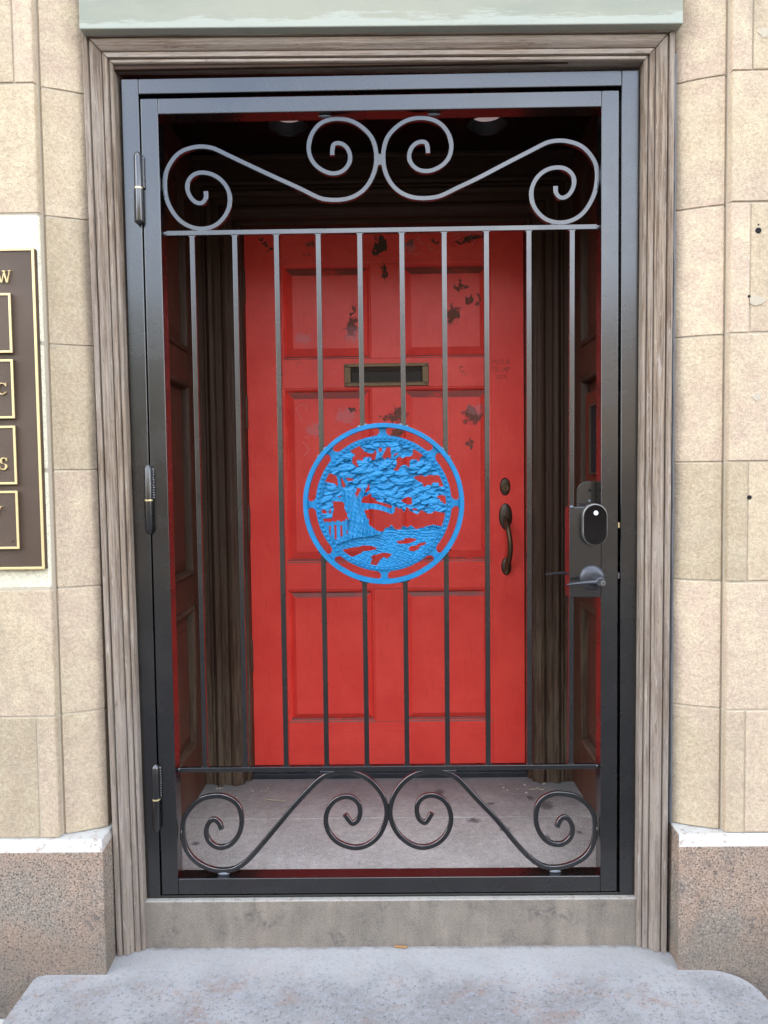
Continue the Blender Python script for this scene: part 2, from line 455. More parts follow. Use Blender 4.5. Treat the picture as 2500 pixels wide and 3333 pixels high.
M['asphalt'] = plain('asphalt', (.05, .05, .052), .9, spec=.3, var=.3, scale=30, bump=.003)
M['pavement'] = plain('worn_bluestone_pavement', (.085, .085, .09), .9, spec=.3, var=.25, scale=12, bump=.002)
M['paint_line'] = plain('yellow_road_paint', (.60, .42, .06), .8, var=.2)
M['glass'] = plain('window_glass', (.02, .025, .03), .06, var=0, bump=0)
M['trim'] = plain('cream_trim', (.55, .52, .46), .7)
M['roof'] = plain('grey_slate_roof', (.09, .09, .10), .8, var=.3, scale=8)
def brick(name, c1, c2):
    k = NB(name, .9, spec=.2)
    b = k.new('ShaderNodeTexBrick'); b.inputs['Scale'].default_value = 1.0
    b.inputs['Brick Width'].default_value = .22; b.inputs['Row Height'].default_value = .075; b.inputs['Mortar Size'].default_value = .008
    b.inputs['Color1'].default_value = (*c1, 1); b.inputs['Color2'].default_value = (*c2, 1); b.inputs['Mortar'].default_value = (.35, .33, .3, 1)
    mp = k.new('ShaderNodeCombineXYZ'); s_ = k.sep(); k.link(s_[0], mp.inputs[0]); k.link(s_[2], mp.inputs[1])
    k.link(mp.outputs[0], b.inputs['Vector']); k.col(b.outputs[0]); return k.m
M['brick_a'] = brick('brown_brick', (.21, .165, .12), (.25, .19, .14))
M['brick_b'] = brick('buff_brick', (.26, .22, .16), (.23, .20, .15))
M['bark'] = plain('bark', (.08, .06, .045), .95, var=.4)
M['leaf'] = plain('leaf', (.055, .10, .03), .6, var=.4, scale=3, bump=0)
M['straw'] = plain('dry_straw', (.40, .36, .24), .8)
M['orange'] = plain('orange_butt', (.26, .13, .045), .8)
M['added_base'] = plain('added_dark_base', (.045, .04, .036), .9, var=.3)

# ------------------------------------------------------------------ builders
ORI = {}
def link(o, parent):
    COL.objects.link(o)
    if parent is not None: o.parent = parent
def thing(name, label, cat, loc=(0, 0, 0), group=None):
    o = bpy.data.objects.new(name, None)
    o.empty_display_size = .05
    COL.objects.link(o); o.location = loc; ORI[o.name] = Vector(loc)
    o['label'] = label; o['category'] = cat
    if group: o['group'] = group
    return o
def tag(o, label, cat, group=None):
    o['label'] = label; o['category'] = cat
    if group: o['group'] = group
    return o
def mk(name, V, F, mat, parent=None, bevel=0, seg=2, smooth=None, label=None, kind=None):
    """one mesh object; V in world metres, origin moved to the base centre"""
    V = np.array(V, dtype=float)
    lo = V.min(0); hi = V.max(0)
    c = Vector(((lo[0] + hi[0]) / 2, (lo[1] + hi[1]) / 2, lo[2]))
    me = bpy.data.meshes.new(name)
    me.from_pydata([tuple(v) for v in (V - np.array(c))], [], [tuple(f) for f in F])
    bm = bmesh.new(); bm.from_mesh(me)
    bmesh.ops.recalc_face_normals(bm, faces=bm.faces)
    bm.to_mesh(me); bm.free()
    me.materials.append(mat)
    if smooth is not None:
        me.polygons.foreach_set('use_smooth', [True] * len(me.polygons))
        me.set_sharp_from_angle(angle=math.radians(smooth))
    me.update()
    o = bpy.data.objects.new(name, me)
    link(o, parent)
    po = ORI[parent.name] if parent is not None else Vector((0, 0, 0))
    o.location = c - po; ORI[o.name] = c
    if bevel:
        b = o.modifiers.new('bevel', 'BEVEL'); b.width = bevel; b.segments = seg; b.limit_method = 'ANGLE'; b.angle_limit = math.radians(40)
    if label: o['label'] = label
    if kind: o['kind'] = kind
    return o
class G:
    def __init__(s): s.V = []; s.F = []
    def add(s, V, F):
        n = len(s.V); s.V += [tuple(v) for v in V]; s.F += [tuple(i + n for i in f) for f in F]; return s
    def box(s, x0, x1, y0, y1, z0, z1):
        return s.add([(x0, y0, z0), (x1, y0, z0), (x1, y1, z0), (x0, y1, z0), (x0, y0, z1), (x1, y0, z1), (x1, y1, z1), (x0, y1, z1)],
                     [(0, 3, 2, 1), (4, 5, 6, 7), (0, 1, 5, 4), (1, 2, 6, 5), (2, 3, 7, 6), (3, 0, 4, 7)])
    def prism_z(s, poly, z0, z1):
        n = len(poly)
        return s.add([(x, y, z0) for x, y in poly] + [(x, y, z1) for x, y in poly],
                     [tuple(range(n))[::-1], tuple(range(n, 2 * n))] + [(i, (i + 1) % n, n + (i + 1) % n, n + i) for i in range(n)])
    def prism_y(s, poly, y0, y1):
        n = len(poly)
        return s.add([(x, y0, z) for x, z in poly] + [(x, y1, z) for x, z in poly],
                     [tuple(range(n)), tuple(range(n, 2 * n))[::-1]] + [(i, (i + 1) % n, n + (i + 1) % n, n + i) for i in range(n)])
    def rings(s, R, close=False, caps=True):
        n = len(R[0]); b = len(s.V)
        for r in R: s.V += [tuple(v) for v in r]
        m = len(R)
        for j in range(m if close else m - 1):
            a = b + j * n; c = b + ((j + 1) % m) * n
            for i in range(n): s.F.append((a + i, a + (i + 1) % n, c + (i + 1) % n, c + i))
        if caps and not close:
            s.F.append(tuple(range(b, b + n))[::-1]); s.F.append(tuple(range(b + (m - 1) * n, b + m * n)))
        return s
    def mk(s, *a, **k): return mk(a[0], s.V, s.F, *a[1:], **k)
def box(name, x0, x1, y0, y1, z0, z1, mat, parent, bevel=.0015, **k):
    return G().box(x0, x1, y0, y1, z0, z1).mk(name, mat, parent, bevel=bevel, **k)
def lathe(prof, center, axis='y', n=32, sx=1., sz=1., a0=0, caps=True):
    """prof: [(radius, offset along axis)]"""
    R = []
    for i in range(n):
        a = 2 * math.pi * i / n + a0; c, d = math.cos(a), math.sin(a)
        ring = []
        for r, h in prof:
            if axis == 'y': ring.append((center[0] + r * c * sx, center[1] + h, center[2] + r * d * sz))
            elif axis == 'z': ring.append((center[0] + r * c * sx, center[1] + r * d * sz, center[2] + h))
            else: ring.append((center[0] + h, center[1] + r * c * sx, center[2] + r * d * sz))
        R.append(ring)
    g = G(); m = len(prof); g.V = [v for r in R for v in r]
    for i in range(n):
        for j in range(m - 1):
            a = i * m + j; b = ((i + 1) % n) * m + j
            g.F.append((a, a + 1, b + 1, b))
    closed = prof[0] == prof[-1]
    if prof[0][0] > 1e-6 and not closed and caps: g.F.append(tuple(i * m for i in range(n)))
    if prof[-1][0] > 1e-6 and not closed and caps: g.F.append(tuple(i * m + m - 1 for i in range(n))[::-1])
    # weld the poles
    return g
def weld(V, F, d=1e-6):
    bm = bmesh.new(); vs = [bm.verts.new(v) for v in V]
    for f in F:
        try: bm.faces.new([vs[i] for i in f])
        except ValueError: pass
    bmesh.ops.remove_doubles(bm, verts=bm.verts, dist=d)
    bm.verts.index_update()
    V2 = [tuple(v.co) for v in bm.verts]; F2 = [tuple(v.index for v in f.verts) for f in bm.faces]; bm.free()
    return V2, F2
def lathe_mk(name, prof, center, mat, parent, axis='y', n=32, smooth=35, **k):
    kk = {q: k.pop(q) for q in ('sx', 'sz', 'a0') if q in k}
    if 'caps' in k: kk['caps'] = k.pop('caps')
    g = lathe(prof, center, axis, n, **kk); V, F = weld(g.V, g.F)
    return mk(name, V, F, mat, parent, smooth=smooth, **k)
def catmull(P, sub=4):
    out = []
    Q = [P[0]] + list(P) + [P[-1]]
    for i in range(1, len(Q) - 2):
        p0, p1, p2, p3 = (np.array(Q[i + j], float) for j in (-1, 0, 1, 2))
        for s in range(sub):
            t = s / sub
            out.append(tuple(.5 * ((2 * p1) + (-p0 + p2) * t + (2 * p0 - 5 * p1 + 4 * p2 - p3) * t * t + (-p0 + 3 * p1 - 3 * p2 + p3) * t ** 3)))
    out.append(tuple(P[-1])); return out
def smooth_path(P, it=1):
    P = [np.array(p, float) for p in P]
    for _ in range(it):
        P = [P[0]] + [(P[i - 1] + 2 * P[i] + P[i + 1]) / 4 for i in range(1, len(P) - 1)] + [P[-1]]
    return [tuple(p) for p in P]
def bar_path(P, w, y0, y1, ch=.0012):
    """square bar swept along a path in the XZ plane"""
    R = []; n = len(P)
    for i in range(n):
        a = np.array(P[max(0, i - 1)]); b = np.array(P[min(n - 1, i + 1)]); t = (b - a) / (np.linalg.norm(b - a) + 1e-9); o = np.array([-t[1], t[0]])
        c = np.array(P[i]); h = w / 2
        ring = []
        for s, y in ((-h, y0 + ch), (-h + ch, y0), (h - ch, y0), (h, y0 + ch), (h, y1 - ch), (h - ch, y1), (-h + ch, y1), (-h, y1 - ch)):
            q = c + o * s; ring.append((q[0], y, q[1]))
        R.append(ring)
    return G().rings(R)
def tube(P, r, n=12):
    """round tube along 3D points; r float or list"""
    R = []; m = len(P); up = Vector((.13, .97, .2))
    for i in range(m):
        a = Vector(P[max(0, i - 1)]); b = Vector(P[min(m - 1, i + 1)]); t = (b - a).normalized()
        u = t.cross(up).normalized(); v = t.cross(u)
        rr = r[i] if isinstance(r, (list, tuple)) else r
        R.append([tuple(Vector(P[i]) + (u * math.cos(2 * math.pi * q / n) + v * math.sin(2 * math.pi * q / n)) * rr) for q in range(n)])
    return G().rings(R)
def sweep(prof, A, B, out, wA=1., wB=1., mA=0., mB=0., along=None, yA=0, yB=0):
    """prof closed polygon [(t,y)], t goes along 'out' from the line A-B; ends mitred by t*m"""
    A = Vector(A); B = Vector(B); out = Vector(out); al = along and Vector(along) or (B - A).normalized()
    R = []
    for Pn, w, m_ in ((A, wA, mA), (B, wB, mB)):
        R.append([tuple(Pn + out * (t * w) + Vector((0, y, 0)) + al * (m_ * t * w)) for t, y in prof])
    return G().rings(R)
SCROLL_TOP=[(-0.4537,1.8698),(-0.4538,1.8511),(-0.4646,1.8397),(-0.4807,1.8427),(-0.4941,1.8571),(-0.5015,1.8784),(-0.4974,1.8977),(-0.4826,1.9126),(-0.4627,1.9175),(-0.4358,1.9125),(-0.411,1.8963),(-0.3953,1.8731),(-0.3912,1.8484),(-0.3965,1.8202),(-0.4133,1.7957),(-0.4353,1.7801),(-0.4643,1.7742),(-0.4931,1.7792),(-0.5216,1.7956),(-0.5426,1.8225),(-0.5562,1.8545),(-0.5599,1.8899),(-0.5544,1.9215),(-0.5356,1.9528),(-0.5135,1.9718),(-0.4845,1.9811),(-0.4593,1.9832),(-0.4342,1.9793),(-0.4129,1.9701),(-0.3702,1.9491),(-0.2813,1.9065),(-0.21,1.8737),(-0.1637,1.8501),(-0.1386,1.8437),(-0.1063,1.8425),(-0.0738,1.8487),(-0.0449,1.8658),(-0.0248,1.8919),(-0.0129,1.9233),(-0.01,1.9548),(-0.0146,1.9829),(-0.0251,2.0041),(-0.0462,2.0254),(-0.0711,2.0404),(-0.0996,2.0472),(-0.1282,2.0459),(-0.1534,2.0359),(-0.1716,2.017),(-0.1828,1.9927),(-0.1843,1.9682),(-0.1764,1.9435),(-0.1588,1.9239),(-0.1339,1.9112),(-0.1124,1.9102),(-0.0944,1.9176),(-0.0816,1.9332),(-0.0777,1.9524),(-0.0828,1.97),(-0.0952,1.9825),(-0.1112,1.9862),(-0.1221,1.9794),(-0.1239,1.956)]
SCROLL_BOT=[(-0.4514,0.1793),(-0.4574,0.1958),(-0.4684,0.2062),(-0.4797,0.2037),(-0.4894,0.1903),(-0.4936,0.1712),(-0.4885,0.1501),(-0.4738,0.1347),(-0.4552,0.1288),(-0.4325,0.1343),(-0.4133,0.1514),(-0.3996,0.1781),(-0.396,0.2087),(-0.402,0.2393),(-0.4185,0.2585),(-0.4444,0.2702),(-0.4706,0.2712),(-0.5008,0.2649),(-0.5275,0.2461),(-0.5488,0.2176),(-0.5564,0.1871),(-0.5554,0.1526),(-0.5475,0.1218),(-0.5275,0.0947),(-0.5015,0.0772),(-0.4754,0.0674),(-0.4491,0.0645),(-0.4189,0.0689),(-0.3884,0.0879),(-0.3538,0.1241),(-0.2962,0.1926),(-0.2579,0.2381),(-0.2198,0.2797),(-0.1894,0.3099),(-0.163,0.3267),(-0.133,0.3337),(-0.1069,0.3338),(-0.0809,0.3287),(-0.0513,0.3125),(-0.0256,0.2856),(-0.0092,0.2551),(-0.004,0.2208),(-0.01,0.1903),(-0.0253,0.1598),(-0.0499,0.1371),(-0.0763,0.1266),(-0.1025,0.1268),(-0.1323,0.1377),(-0.1545,0.157),(-0.1671,0.1839),(-0.1686,0.2107),(-0.1599,0.2373),(-0.1436,0.2562),(-0.1191,0.2663),(-0.0968,0.2634),(-0.0802,0.2481),(-0.0756,0.2252),(-0.0808,0.2042),(-0.094,0.1929),(-0.1033,0.1968),(-0.1169,0.2171)]
HOLES=[[[-863,1402],[-602,1541],[-585,1480],[-529,1447],[-474,1358],[-418,1352],[-363,1319],[-262,1319],[-218,1369],[-196,1402],[-168,1369],[-168,1302],[-207,1158],[-307,1146],[-307,1213],[-329,1235],[-507,1219],[-529,1124],[-629,1158],[-696,1113],[-640,991],[-707,969],[-752,1035],[-807,1069],[-807,1158],[-785,1247],[-729,1258],[-752,1302],[-796,1324]],[[-85,1480],[-18,1447],[-18,1391],[-62,1352],[-107,1369],[-107,1447]],[[121,1480],[210,1480],[193,1369],[215,1302],[199,1180],[110,1219],[54,1158],[-18,1213],[-1,1280],[54,1369],[99,1458]],[[299,1291],[377,1336],[388,1291],[321,1258],[293,1235]],[[343,1158],[438,1235],[488,1191],[532,1180],[588,1230],[710,1230],[777,1280],[788,1391],[821,1436],[933,1369],[1072,1258],[966,1191],[955,1102],[899,1096],[877,1146],[755,1146],[699,1102],[688,957],[655,935],[599,1013],[510,1008],[432,946],[399,857],[321,857],[265,874],[354,980],[360,1058],[343,1124]],[[788,680],[855,713],[933,713],[977,746],[1099,696],[1188,741],[1344,724],[1400,735],[1505,702],[1600,435],[1455,435],[1444,535],[1288,541],[1255,468],[1155,479],[1088,429],[1049,435],[1033,513],[888,602]],[[1388,196],[1544,213],[1633,168],[1650,-21],[1600,-27],[1555,-10],[1544,35],[1488,46],[1477,101],[1411,146]],[[554,146],[643,179],[743,146],[738,-32],[621,-21],[488,46],[454,79]],[[-502,-159],[-307,-125],[-68,-170],[221,-276],[288,-209],[299,-87],[377,-103],[410,-131],[466,-125],[521,-220],[566,-187],[588,-98],[643,-103],[688,-198],[888,-287],[955,-198],[999,-181],[1088,-231],[1133,-276],[1266,-259],[1322,-203],[1622,-264],[1533,-620],[1311,-565],[1088,-609],[1044,-648],[966,-643],[844,-687],[777,-620],[710,-576],[621,-631],[532,-587],[477,-609],[443,-687],[310,-687],[188,-548],[143,-620],[21,-643],[-1,-720],[-68,-737],[-179,-698],[-291,-620],[-391,-542],[-435,-387],[-446,-331],[-491,-231]],[[-518,196],[-418,224],[-324,290],[-318,190],[-207,124],[-162,68],[-40,35],[27,12],[199,-43],[221,-88],[188,-132],[-68,-32],[-140,-4],[-574,35],[-568,124]],[[743,-131],[877,-131],[888,-176],[832,-187],[755,-170]],[[-696,435],[-585,402],[-596,346],[-696,168],[-752,290],[-707,324]],[[-396,524],[-363,490],[-363,368],[-485,279],[-463,379],[-418,446]],[[-985,702],[-885,680],[-785,668],[-785,613],[-930,602]],[[-1107,680],[-1063,657],[-996,524],[-996,468],[-1030,435],[-1074,457],[-1107,591]],[[-1430,813],[-1330,802],[-1219,724],[-1185,557],[-1196,468],[-1241,490],[-1274,546],[-1530,591],[-1497,691]],[[-1185,213],[-1130,224],[-1119,168],[-1174,190]],[[-1335,80],[-1119,80],[-1030,36],[-1024,-120],[-952,-253],[-952,-331],[-918,-398],[-974,-442],[-1096,-442],[-1107,-465],[-1152,-465],[-1163,-431],[-1241,-431],[-1252,-465],[-1308,-465],[-1319,-442],[-1385,-448],[-1397,-476],[-1452,-476],[-1463,-448],[-1530,-453],[-1574,-476],[-1597,-365],[-1519,-370],[-1352,-359],[-1341,-253],[-1308,-164],[-1308,-87]],[[-1652,-131],[-1530,-142],[-1486,-198],[-1497,-242],[-1630,-231]],[[-1374,-87],[-1380,-237],[-1441,-231],[-1430,-164]],[[-1447,-565],[-1391,-565],[-1397,-848],[-1441,-848]],[[-1308,-542],[-1246,-542],[-1241,-920],[-1297,-920]],[[-1152,-542],[-1091,-554],[-1085,-843],[-1146,-848]],[[-1002,-526],[-957,-531],[-952,-787],[-980,-793]],[[-1096,-1221],[-1063,-1187],[-796,-1132],[-663,-1126],[-574,-1087],[-363,-1098],[-196,-1154],[-196,-1198],[-418,-1237],[-563,-1243],[-607,-1299],[-796,-1376],[-885,-1399],[-974,-1354]],[[-374,-1610],[-363,-1565],[-340,-1454],[-296,-1476],[-340,-1410],[-318,-1354],[-240,-1343],[-62,-1293],[92,-1293],[210,-1343],[66,-1454],[-7,-1399],[-107,-1476],[-207,-1638]],[[310,-987],[510,-965],[554,-909],[710,-909],[855,-937],[821,-987],[643,-1054],[399,-1065]],[[643,-1176],[699,-1121],[844,-1110],[899,-1054],[1077,-1021],[1110,-1054],[1077,-1087],[944,-1132],[910,-1210],[766,-1265],[666,-1243]]]
TRUNK=[[[-1041,47],[-1024,-120],[-952,-253],[-952,-331],[-874,-442],[-874,-631],[-952,-798],[-1174,-865],[-1330,-954],[-1252,-1043],[-752,-887],[-529,-865],[-85,-798],[-62,-743],[-251,-631],[-396,-542],[-451,-365],[-502,-159],[-307,-125],[-68,-170],[221,-276],[288,-209],[299,-64],[216,13],[188,-131],[-140,-3],[-574,36],[-574,91],[-485,280],[-318,258],[-329,336],[-474,269],[-463,414],[-574,403],[-685,147],[-752,291],[-807,369],[-1063,369],[-1085,258],[-1041,147],[-1152,191],[-1385,147],[-1341,80],[-1130,80]],[[-1196,713],[-1130,691],[-1085,457],[-1041,368],[-1107,368],[-1174,468]],[[-1074,713],[-996,724],[-896,546],[-974,479],[-1019,591]],[[-174,1436],[-107,1436],[-85,1347],[-18,1380],[71,1502],[92,1391],[-18,1224],[-196,1158],[-162,1302]],[[210,1336],[288,1336],[288,1213],[421,1302],[432,1247],[310,1158],[199,1158]]]
FENCE=[[[-1597,-465],[-1530,-442],[-885,-398],[-863,-631],[-963,-809],[-1152,-865],[-1297,-943],[-1385,-920],[-1574,-587]]]
EARTH=[[[-1808,-1764],[-1363,-987],[-1263,-1043],[-752,-898],[-85,-798],[27,-865],[249,-887],[583,-865],[1027,-832],[1361,-832],[1472,-743],[1694,-920],[916,-2032],[-1752,-2032]]]

# ------------------------------------------------------------------ the setting
SLAB = -.127
o = box('pavement', -14, 14, -5.2, -.805, -.50, -.44, M['pavement'], None, 0); o['kind'] = 'structure'
g = G(); g.box(-14, -1.055, -.803, -.10, -.50, -.44); g.box(1.055, 14, -.803, -.10, -.50, -.44)
o = g.mk('pavement', M['pavement'], None); o['kind'] = 'structure'
o = box('road', -60, 60, -18.5, -5.2, -.70, -.60, M['asphalt'], None, 0); o['kind'] = 'structure'
o = G().add([(-600, -900, -.72), (600, -900, -.72), (600, 900, -.72), (-600, 900, -.72)], [(0, 1, 2, 3)]).mk('ground', M['pavement'], None); o['kind'] = 'structure'
o = box('far_pavement', -60, 60, -21.4, -18.5, -.70, -.46, M['pavement'], None, 0); o['kind'] = 'structure'
g = G(); g.box(-60, 60, -11.98, -11.88, -.60, -.596); g.box(-60, 60, -11.78, -11.68, -.60, -.596)
o = g.mk('road_marking', M['paint_line'], None); o['kind'] = 'structure'

# landing slab: one worn stone with rounded far corners
poly = [(-.902, -.50), (-.899, -.140)]
for i in range(7):
    a = math.radians(180 - 90 * i / 6); poly.append((-.899 + .020 + .020 * math.cos(a), -.136 + .018 * math.sin(a)))
poly += [(-.70, -.006), (.70, -.006)]
for i in range(9):
    a = math.radians(90 - 90 * i / 8); poly.append((.80 + .100 * math.cos(a), -.212 + .100 * math.sin(a)))
poly += [(.905, -.50)]
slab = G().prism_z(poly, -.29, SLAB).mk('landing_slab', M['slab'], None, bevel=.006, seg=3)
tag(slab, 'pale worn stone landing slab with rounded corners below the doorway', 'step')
step = box('lower_step', -1.05, 1.05, -.80, -.14, -.46, -.295, M['pavement'], None, .006, seg=3)
tag(step, 'lower stone step beneath the pale landing slab', 'step')

# granite sill under the gate
sill = G().box(-.6565, .6645, -.014, .10, SLAB - .02, 0.0).mk('door_sill', M['granite_sill'], None, bevel=.004, seg=3)
tag(sill, 'grey granite sill spanning the doorway right under the black gate', 'sill')

# vestibule floor (front piece and back piece with a joint)
vf = thing('vestibule_floor', 'stained grey concrete floor of the vestibule behind the gate', 'floor', (0, .4, -.05))
box('floor_slab', -.72, .72, .101, .4605, -.05, -.001, M['floor'], vf, .002)
box('floor_slab', -.72, .72, .4625, .90, -.05, -.0005, M['floor'], vf, .002)
for i in range(46):
    s = -1 if i % 2 else 1
    x = s * rnd.uniform(.40, .655); y = rnd.uniform(.62, .72) if i % 5 else rnd.uniform(.15, .7)
    r = rnd.uniform(.002, .0055)
    if i == 0: dg = G()
    a = rnd.uniform(0, 6)
    P = [(x + r * math.cos(a + t), y + r * .8 * math.sin(a + t)) for t in (0, 1.3, 2.6, 4.1)]
    dg.prism_z(P, 0, r * .7)
d = dg.mk('grit', M['mortar'], None); d['kind'] = 'stuff'; tag(d, 'loose grit scattered in the back corners of the vestibule floor', 'grit')
t_ = tube([(-.43, .60, .003), (-.40, .592, .004), (-.365, .59, .003)], .0022, 6).mk('twig', M['straw'], None)
tag(t_, 'short pale twig lying on the floor at the left of the vestibule', 'twig')
t_ = tube([(.50, .665, .003), (.53, .668, .004), (.55, .66, .003)], .0018, 6).mk('twig', M['straw'], None)
tag(t_, 'thin pale twig on the floor near the right back corner', 'twig')
t_ = tube([(.013, -.020, SLAB + .0035), (.045, -.023, SLAB + .0035)], .0032, 10).mk('cigarette_butt', M['orange'], None)
tag(t_, 'orange cigarette butt lying against the foot of the granite sill', 'litter')

# ------------------------------------------------------------------ stone walls
ROWZ = [.212, .527, .852, 1.152, 1.467, 1.783, 2.095, 2.41, 2.73]
def stone_wall(sd, label):
    W = thing('stone_wall', label, 'wall', (sd * 1.5, -.09, .212))
    ar = .842 if sd < 0 else .855
    for r in range(len(ROWZ) - 1):
        z0, z1 = ROWZ[r], ROWZ[r + 1]
        if sd < 0: tilt = .0
        odd = r % 2 == 0
        near = ar + .046 if odd else ar + .41
        def blk(poly, mat='stone', j=.0020, bevel=.0028):
            P = [(x * sd, y) for x, y in poly]
            G().prism_z(P, z0 + j + rnd.uniform(0, .0008), z1 - j - rnd.uniform(0, .0008)).mk('stone_block', M[mat], W, bevel=bevel)
        jy = rnd.uniform(-.0012, .0012)
        cove = [(.739, .10), (.739, -.028), (.752, -.0345), (.768, -.0415), (.787, -.0505), (.808, -.0575), (.828, -.0645), (ar - .0085, -.0680), (ar - .0045, -.0600), (ar - .0015, -.0610), (ar, -.0845 + jy)]
        white = sd < 0 and 2 <= r <= 4
        if white:
            blk(cove[:-1] + [(ar - .001, .10)])
            x = ar + .001
            blk([(x, .10), (x, -.0865), (x + .45, -.0865), (x + .45, .10)], 'stone_white', bevel=.005)
            x += .45
        else:
            blk(cove + [(ar + .002, -.0885 + jy), (near, -.0885 + jy), (near, .10)])
            x = near
        while x < 2.1:
            w = .42 + rnd.uniform(-.03, .06)
            yy = -.0885 + rnd.uniform(-.001, .001)
            blk([(x + .0035, .10), (x + .0035, yy), (x + w, yy), (x + w, .10)])
            x += w
    bed = [(.742, .095), (.742, -.025), (.768, -.0385), (.808, -.0545), (ar - .008, -.0650), (ar - .004, -.0560), (ar + .003, -.0852), (2.3, -.0852), (2.3, .095)]
    G().prism_z([(x * sd, y) for x, y in bed], .2125, 2.729).mk('mortar_bed', M['mortar'], W)
    return W
WL = stone_wall(-1, 'pinkish sandstone block wall to the left of the doorway')
WR = stone_wall(1, 'buff sandstone block wall to the right of the doorway')
def hole(x, z, r, sd=1):
    y = -.0885 if abs(x) > .855 else -.07
    lathe_mk('drill_hole', [(0, -.0004), (r * .9, -.0006), (r, .0), (r, .002)], (x, y, z), M['void'], WR, n=14)
for x, z, r in ((.914, 2.19, .0065), (.911, 2.165, .003), (.921, 1.714, .0075), (.921, 1.728, .0022), (.900, 1.556, .0035), (.921, 1.325, .0045), (.907, 1.063, .0055)):
    hole(x, z, r)
def patch(W, x, z, rx, rz, seed):
    """thin irregular smear of filler on the stone"""
    q = random.Random(seed); P = []
    for i in range(14):
        a = 2 * math.pi * i / 14; s = q.uniform(.7, 1.15); P.append((x + rx * s * math.cos(a), z + rz * s * math.sin(a)))
    G().prism_y(P, -.0905, -.087).mk('filler_patch', M['mortar'], W, bevel=.0008)
patch(WR, .928, 2.182, .014, .013, 1); patch(WR, .919, 1.545, .020, .014, 2); patch(WR, .921, 1.312, .013, .011, 3); 

# granite plinths
def plinth(sd, x0, yf, label):
    T = thing('granite_plinth', label, 'plinth', (sd * 1.5, -.1, -.44))
    prof = [(yf, -.24 if sd < 0 else -.44), (yf, .191), (yf + .024, .2115), (.099, .2115), (.099, -.24 if sd < 0 else -.44)]
    x = x0
    first = True
    while x < 2.2:
        w = 1.3 if first else .9
        R = []
        for xx, inn in ((x + (.0 if first else .003), 1), (x + w, 0)):
            ring = []
            for y, z in prof:
                dx = 0
                if first and inn and y > yf + .001: dx = .012 if y < 0 else .012
                ring.append(((xx + dx * (0 if y > .05 else 1) + (.012 if (first and inn and y > .05) else 0)) * sd, y, z))
            R.append(ring)
        G().rings(R).mk('granite_block', M['granite'], T, bevel=.0025, seg=2)
        x += w; first = False
    if sd < 0:
        box('base_course', -2.2, -.725, yf - .028, .09, -.44, -.243, M['granite'], T, .004)
    return T
plinth(-1, .7185, -.12, 'speckled pink granite plinth at the foot of the left wall')
plinth(1, .7265, -.115, 'speckled pink granite plinth at the foot of the right wall')

# lintel
L = thing('lintel_cover', 'pale green patinated metal cover over the doorway head', 'lintel', (0, -.05, 2.22))
G().add([(-.7305, -.078, 2.2265), (.7395, -.078, 2.2135), (.7395, .09, 2.2135), (-.7305, .09, 2.2265), (-.7305, -.078, 2.62), (.7395, -.078, 2.62), (.7395, .09, 2.62), (-.7305, .09, 2.62)],
        [(0, 3, 2, 1), (4, 5, 6, 7), (0, 1, 5, 4), (1, 2, 6, 5), (2, 3, 7, 6), (3, 0, 4, 7)]).mk('face_sheet', M['patina'], L, bevel=.003, seg=3)
box('head_block', -.735, .735, -.080, .09, 2.624, 2.73, M['stone'], L, .003)

# rest of the building: it stands behind and above, and shades the doorway
Bd = thing('stone_building', 'tall sandstone building that holds the red doorway', 'building', (0, 1.2, -.44))
g = G()
g.box(-9, 9, -.086, 1.3, 2.732, 11.5)
g.box(-9, -2.14, -.086, 1.3, -.44, 2.730); g.box(2.14, 9, -.086, 1.3, -.44, 2.730)
g.box(-2.14, -.76, .102, 1.3, -.44, 2.730); g.box(.76, 2.14, .102, 1.3, -.44, 2.730)
g.box(-.76, .76, .96, 1.3, -.44, 2.730); g.box(-.76, .76, .102, .96, 2.42, 2.730)
g.box(-9, 9, 1.302, 9, -.44, 11.5)
g.mk('wall', M['stone'], Bd)
for fl in (0, 1):
    for i in range(-3, 4):
        x = i * 2.4; z = 4.2 + fl * 3.6
        box('window', x - .55, x + .55, -.10, -.082, z, z + 1.9, M['trim'], Bd, .01)
        box('window_pane', x - .48, x + .48, -.104, -.1005, z + .08, z + 1.82, M['glass'], Bd, 0)

# street opposite (seen only as reflections in the black paint)
def house(x0, x1, h, mat, lab):
    T = thing('row_house', lab, 'house', ((x0 + x1) / 2, -24, -.46), 'row houses across the street')
    box('wall', x0, x1, -29, -21.4, -.46, h, M[mat], T, 0)
    box('cornice', x0, x1, -21.398, -21.1, h - .35, h - .05, M['trim'], T, .02)
    G().box(x0, x1, -29, -21.4, h + .002, h + .25).mk('roof', M['roof'], T)
    box('added_base', x0, x1, -21.4 + .002, -21.22, -.46, 1.35, M['added_base'], T, 0)  # unseen dark base, added to darken what the gate reflects near eye level
    n = 3; w = (x1 - x0) / n
    for fl in range(int((h - .6) // 2.9)):
        for i in range(n):
            cx = x0 + w * (i + .5); z = .5 + fl * 2.9
            f = box('window', cx - .5, cx + .5, -21.396, -21.34, z, z + 1.6, M['trim'], T, 0)
            box('window_pane', cx - .43, cx + .43, -21.336, -21.33, z + .07, z + 1.53, M['glass'], f, 0)
xs = [-27, -19.5, -12.5, -6, 1.2, 8, 14.6, 22, 29]
for i in range(8):
    house(xs[i], xs[i + 1] - .01, [6.3, 6.9, 6.2, 6.6, 5.9, 6.8, 6.2, 6.6][i], 'brick_a' if i % 3 else 'brick_b',
          ['three storey', 'two bay', 'plain', 'corniced', 'low', 'taller', 'narrow', 'end'][i] + (' brown' if i % 3 else ' buff') + ' brick row house across the street')
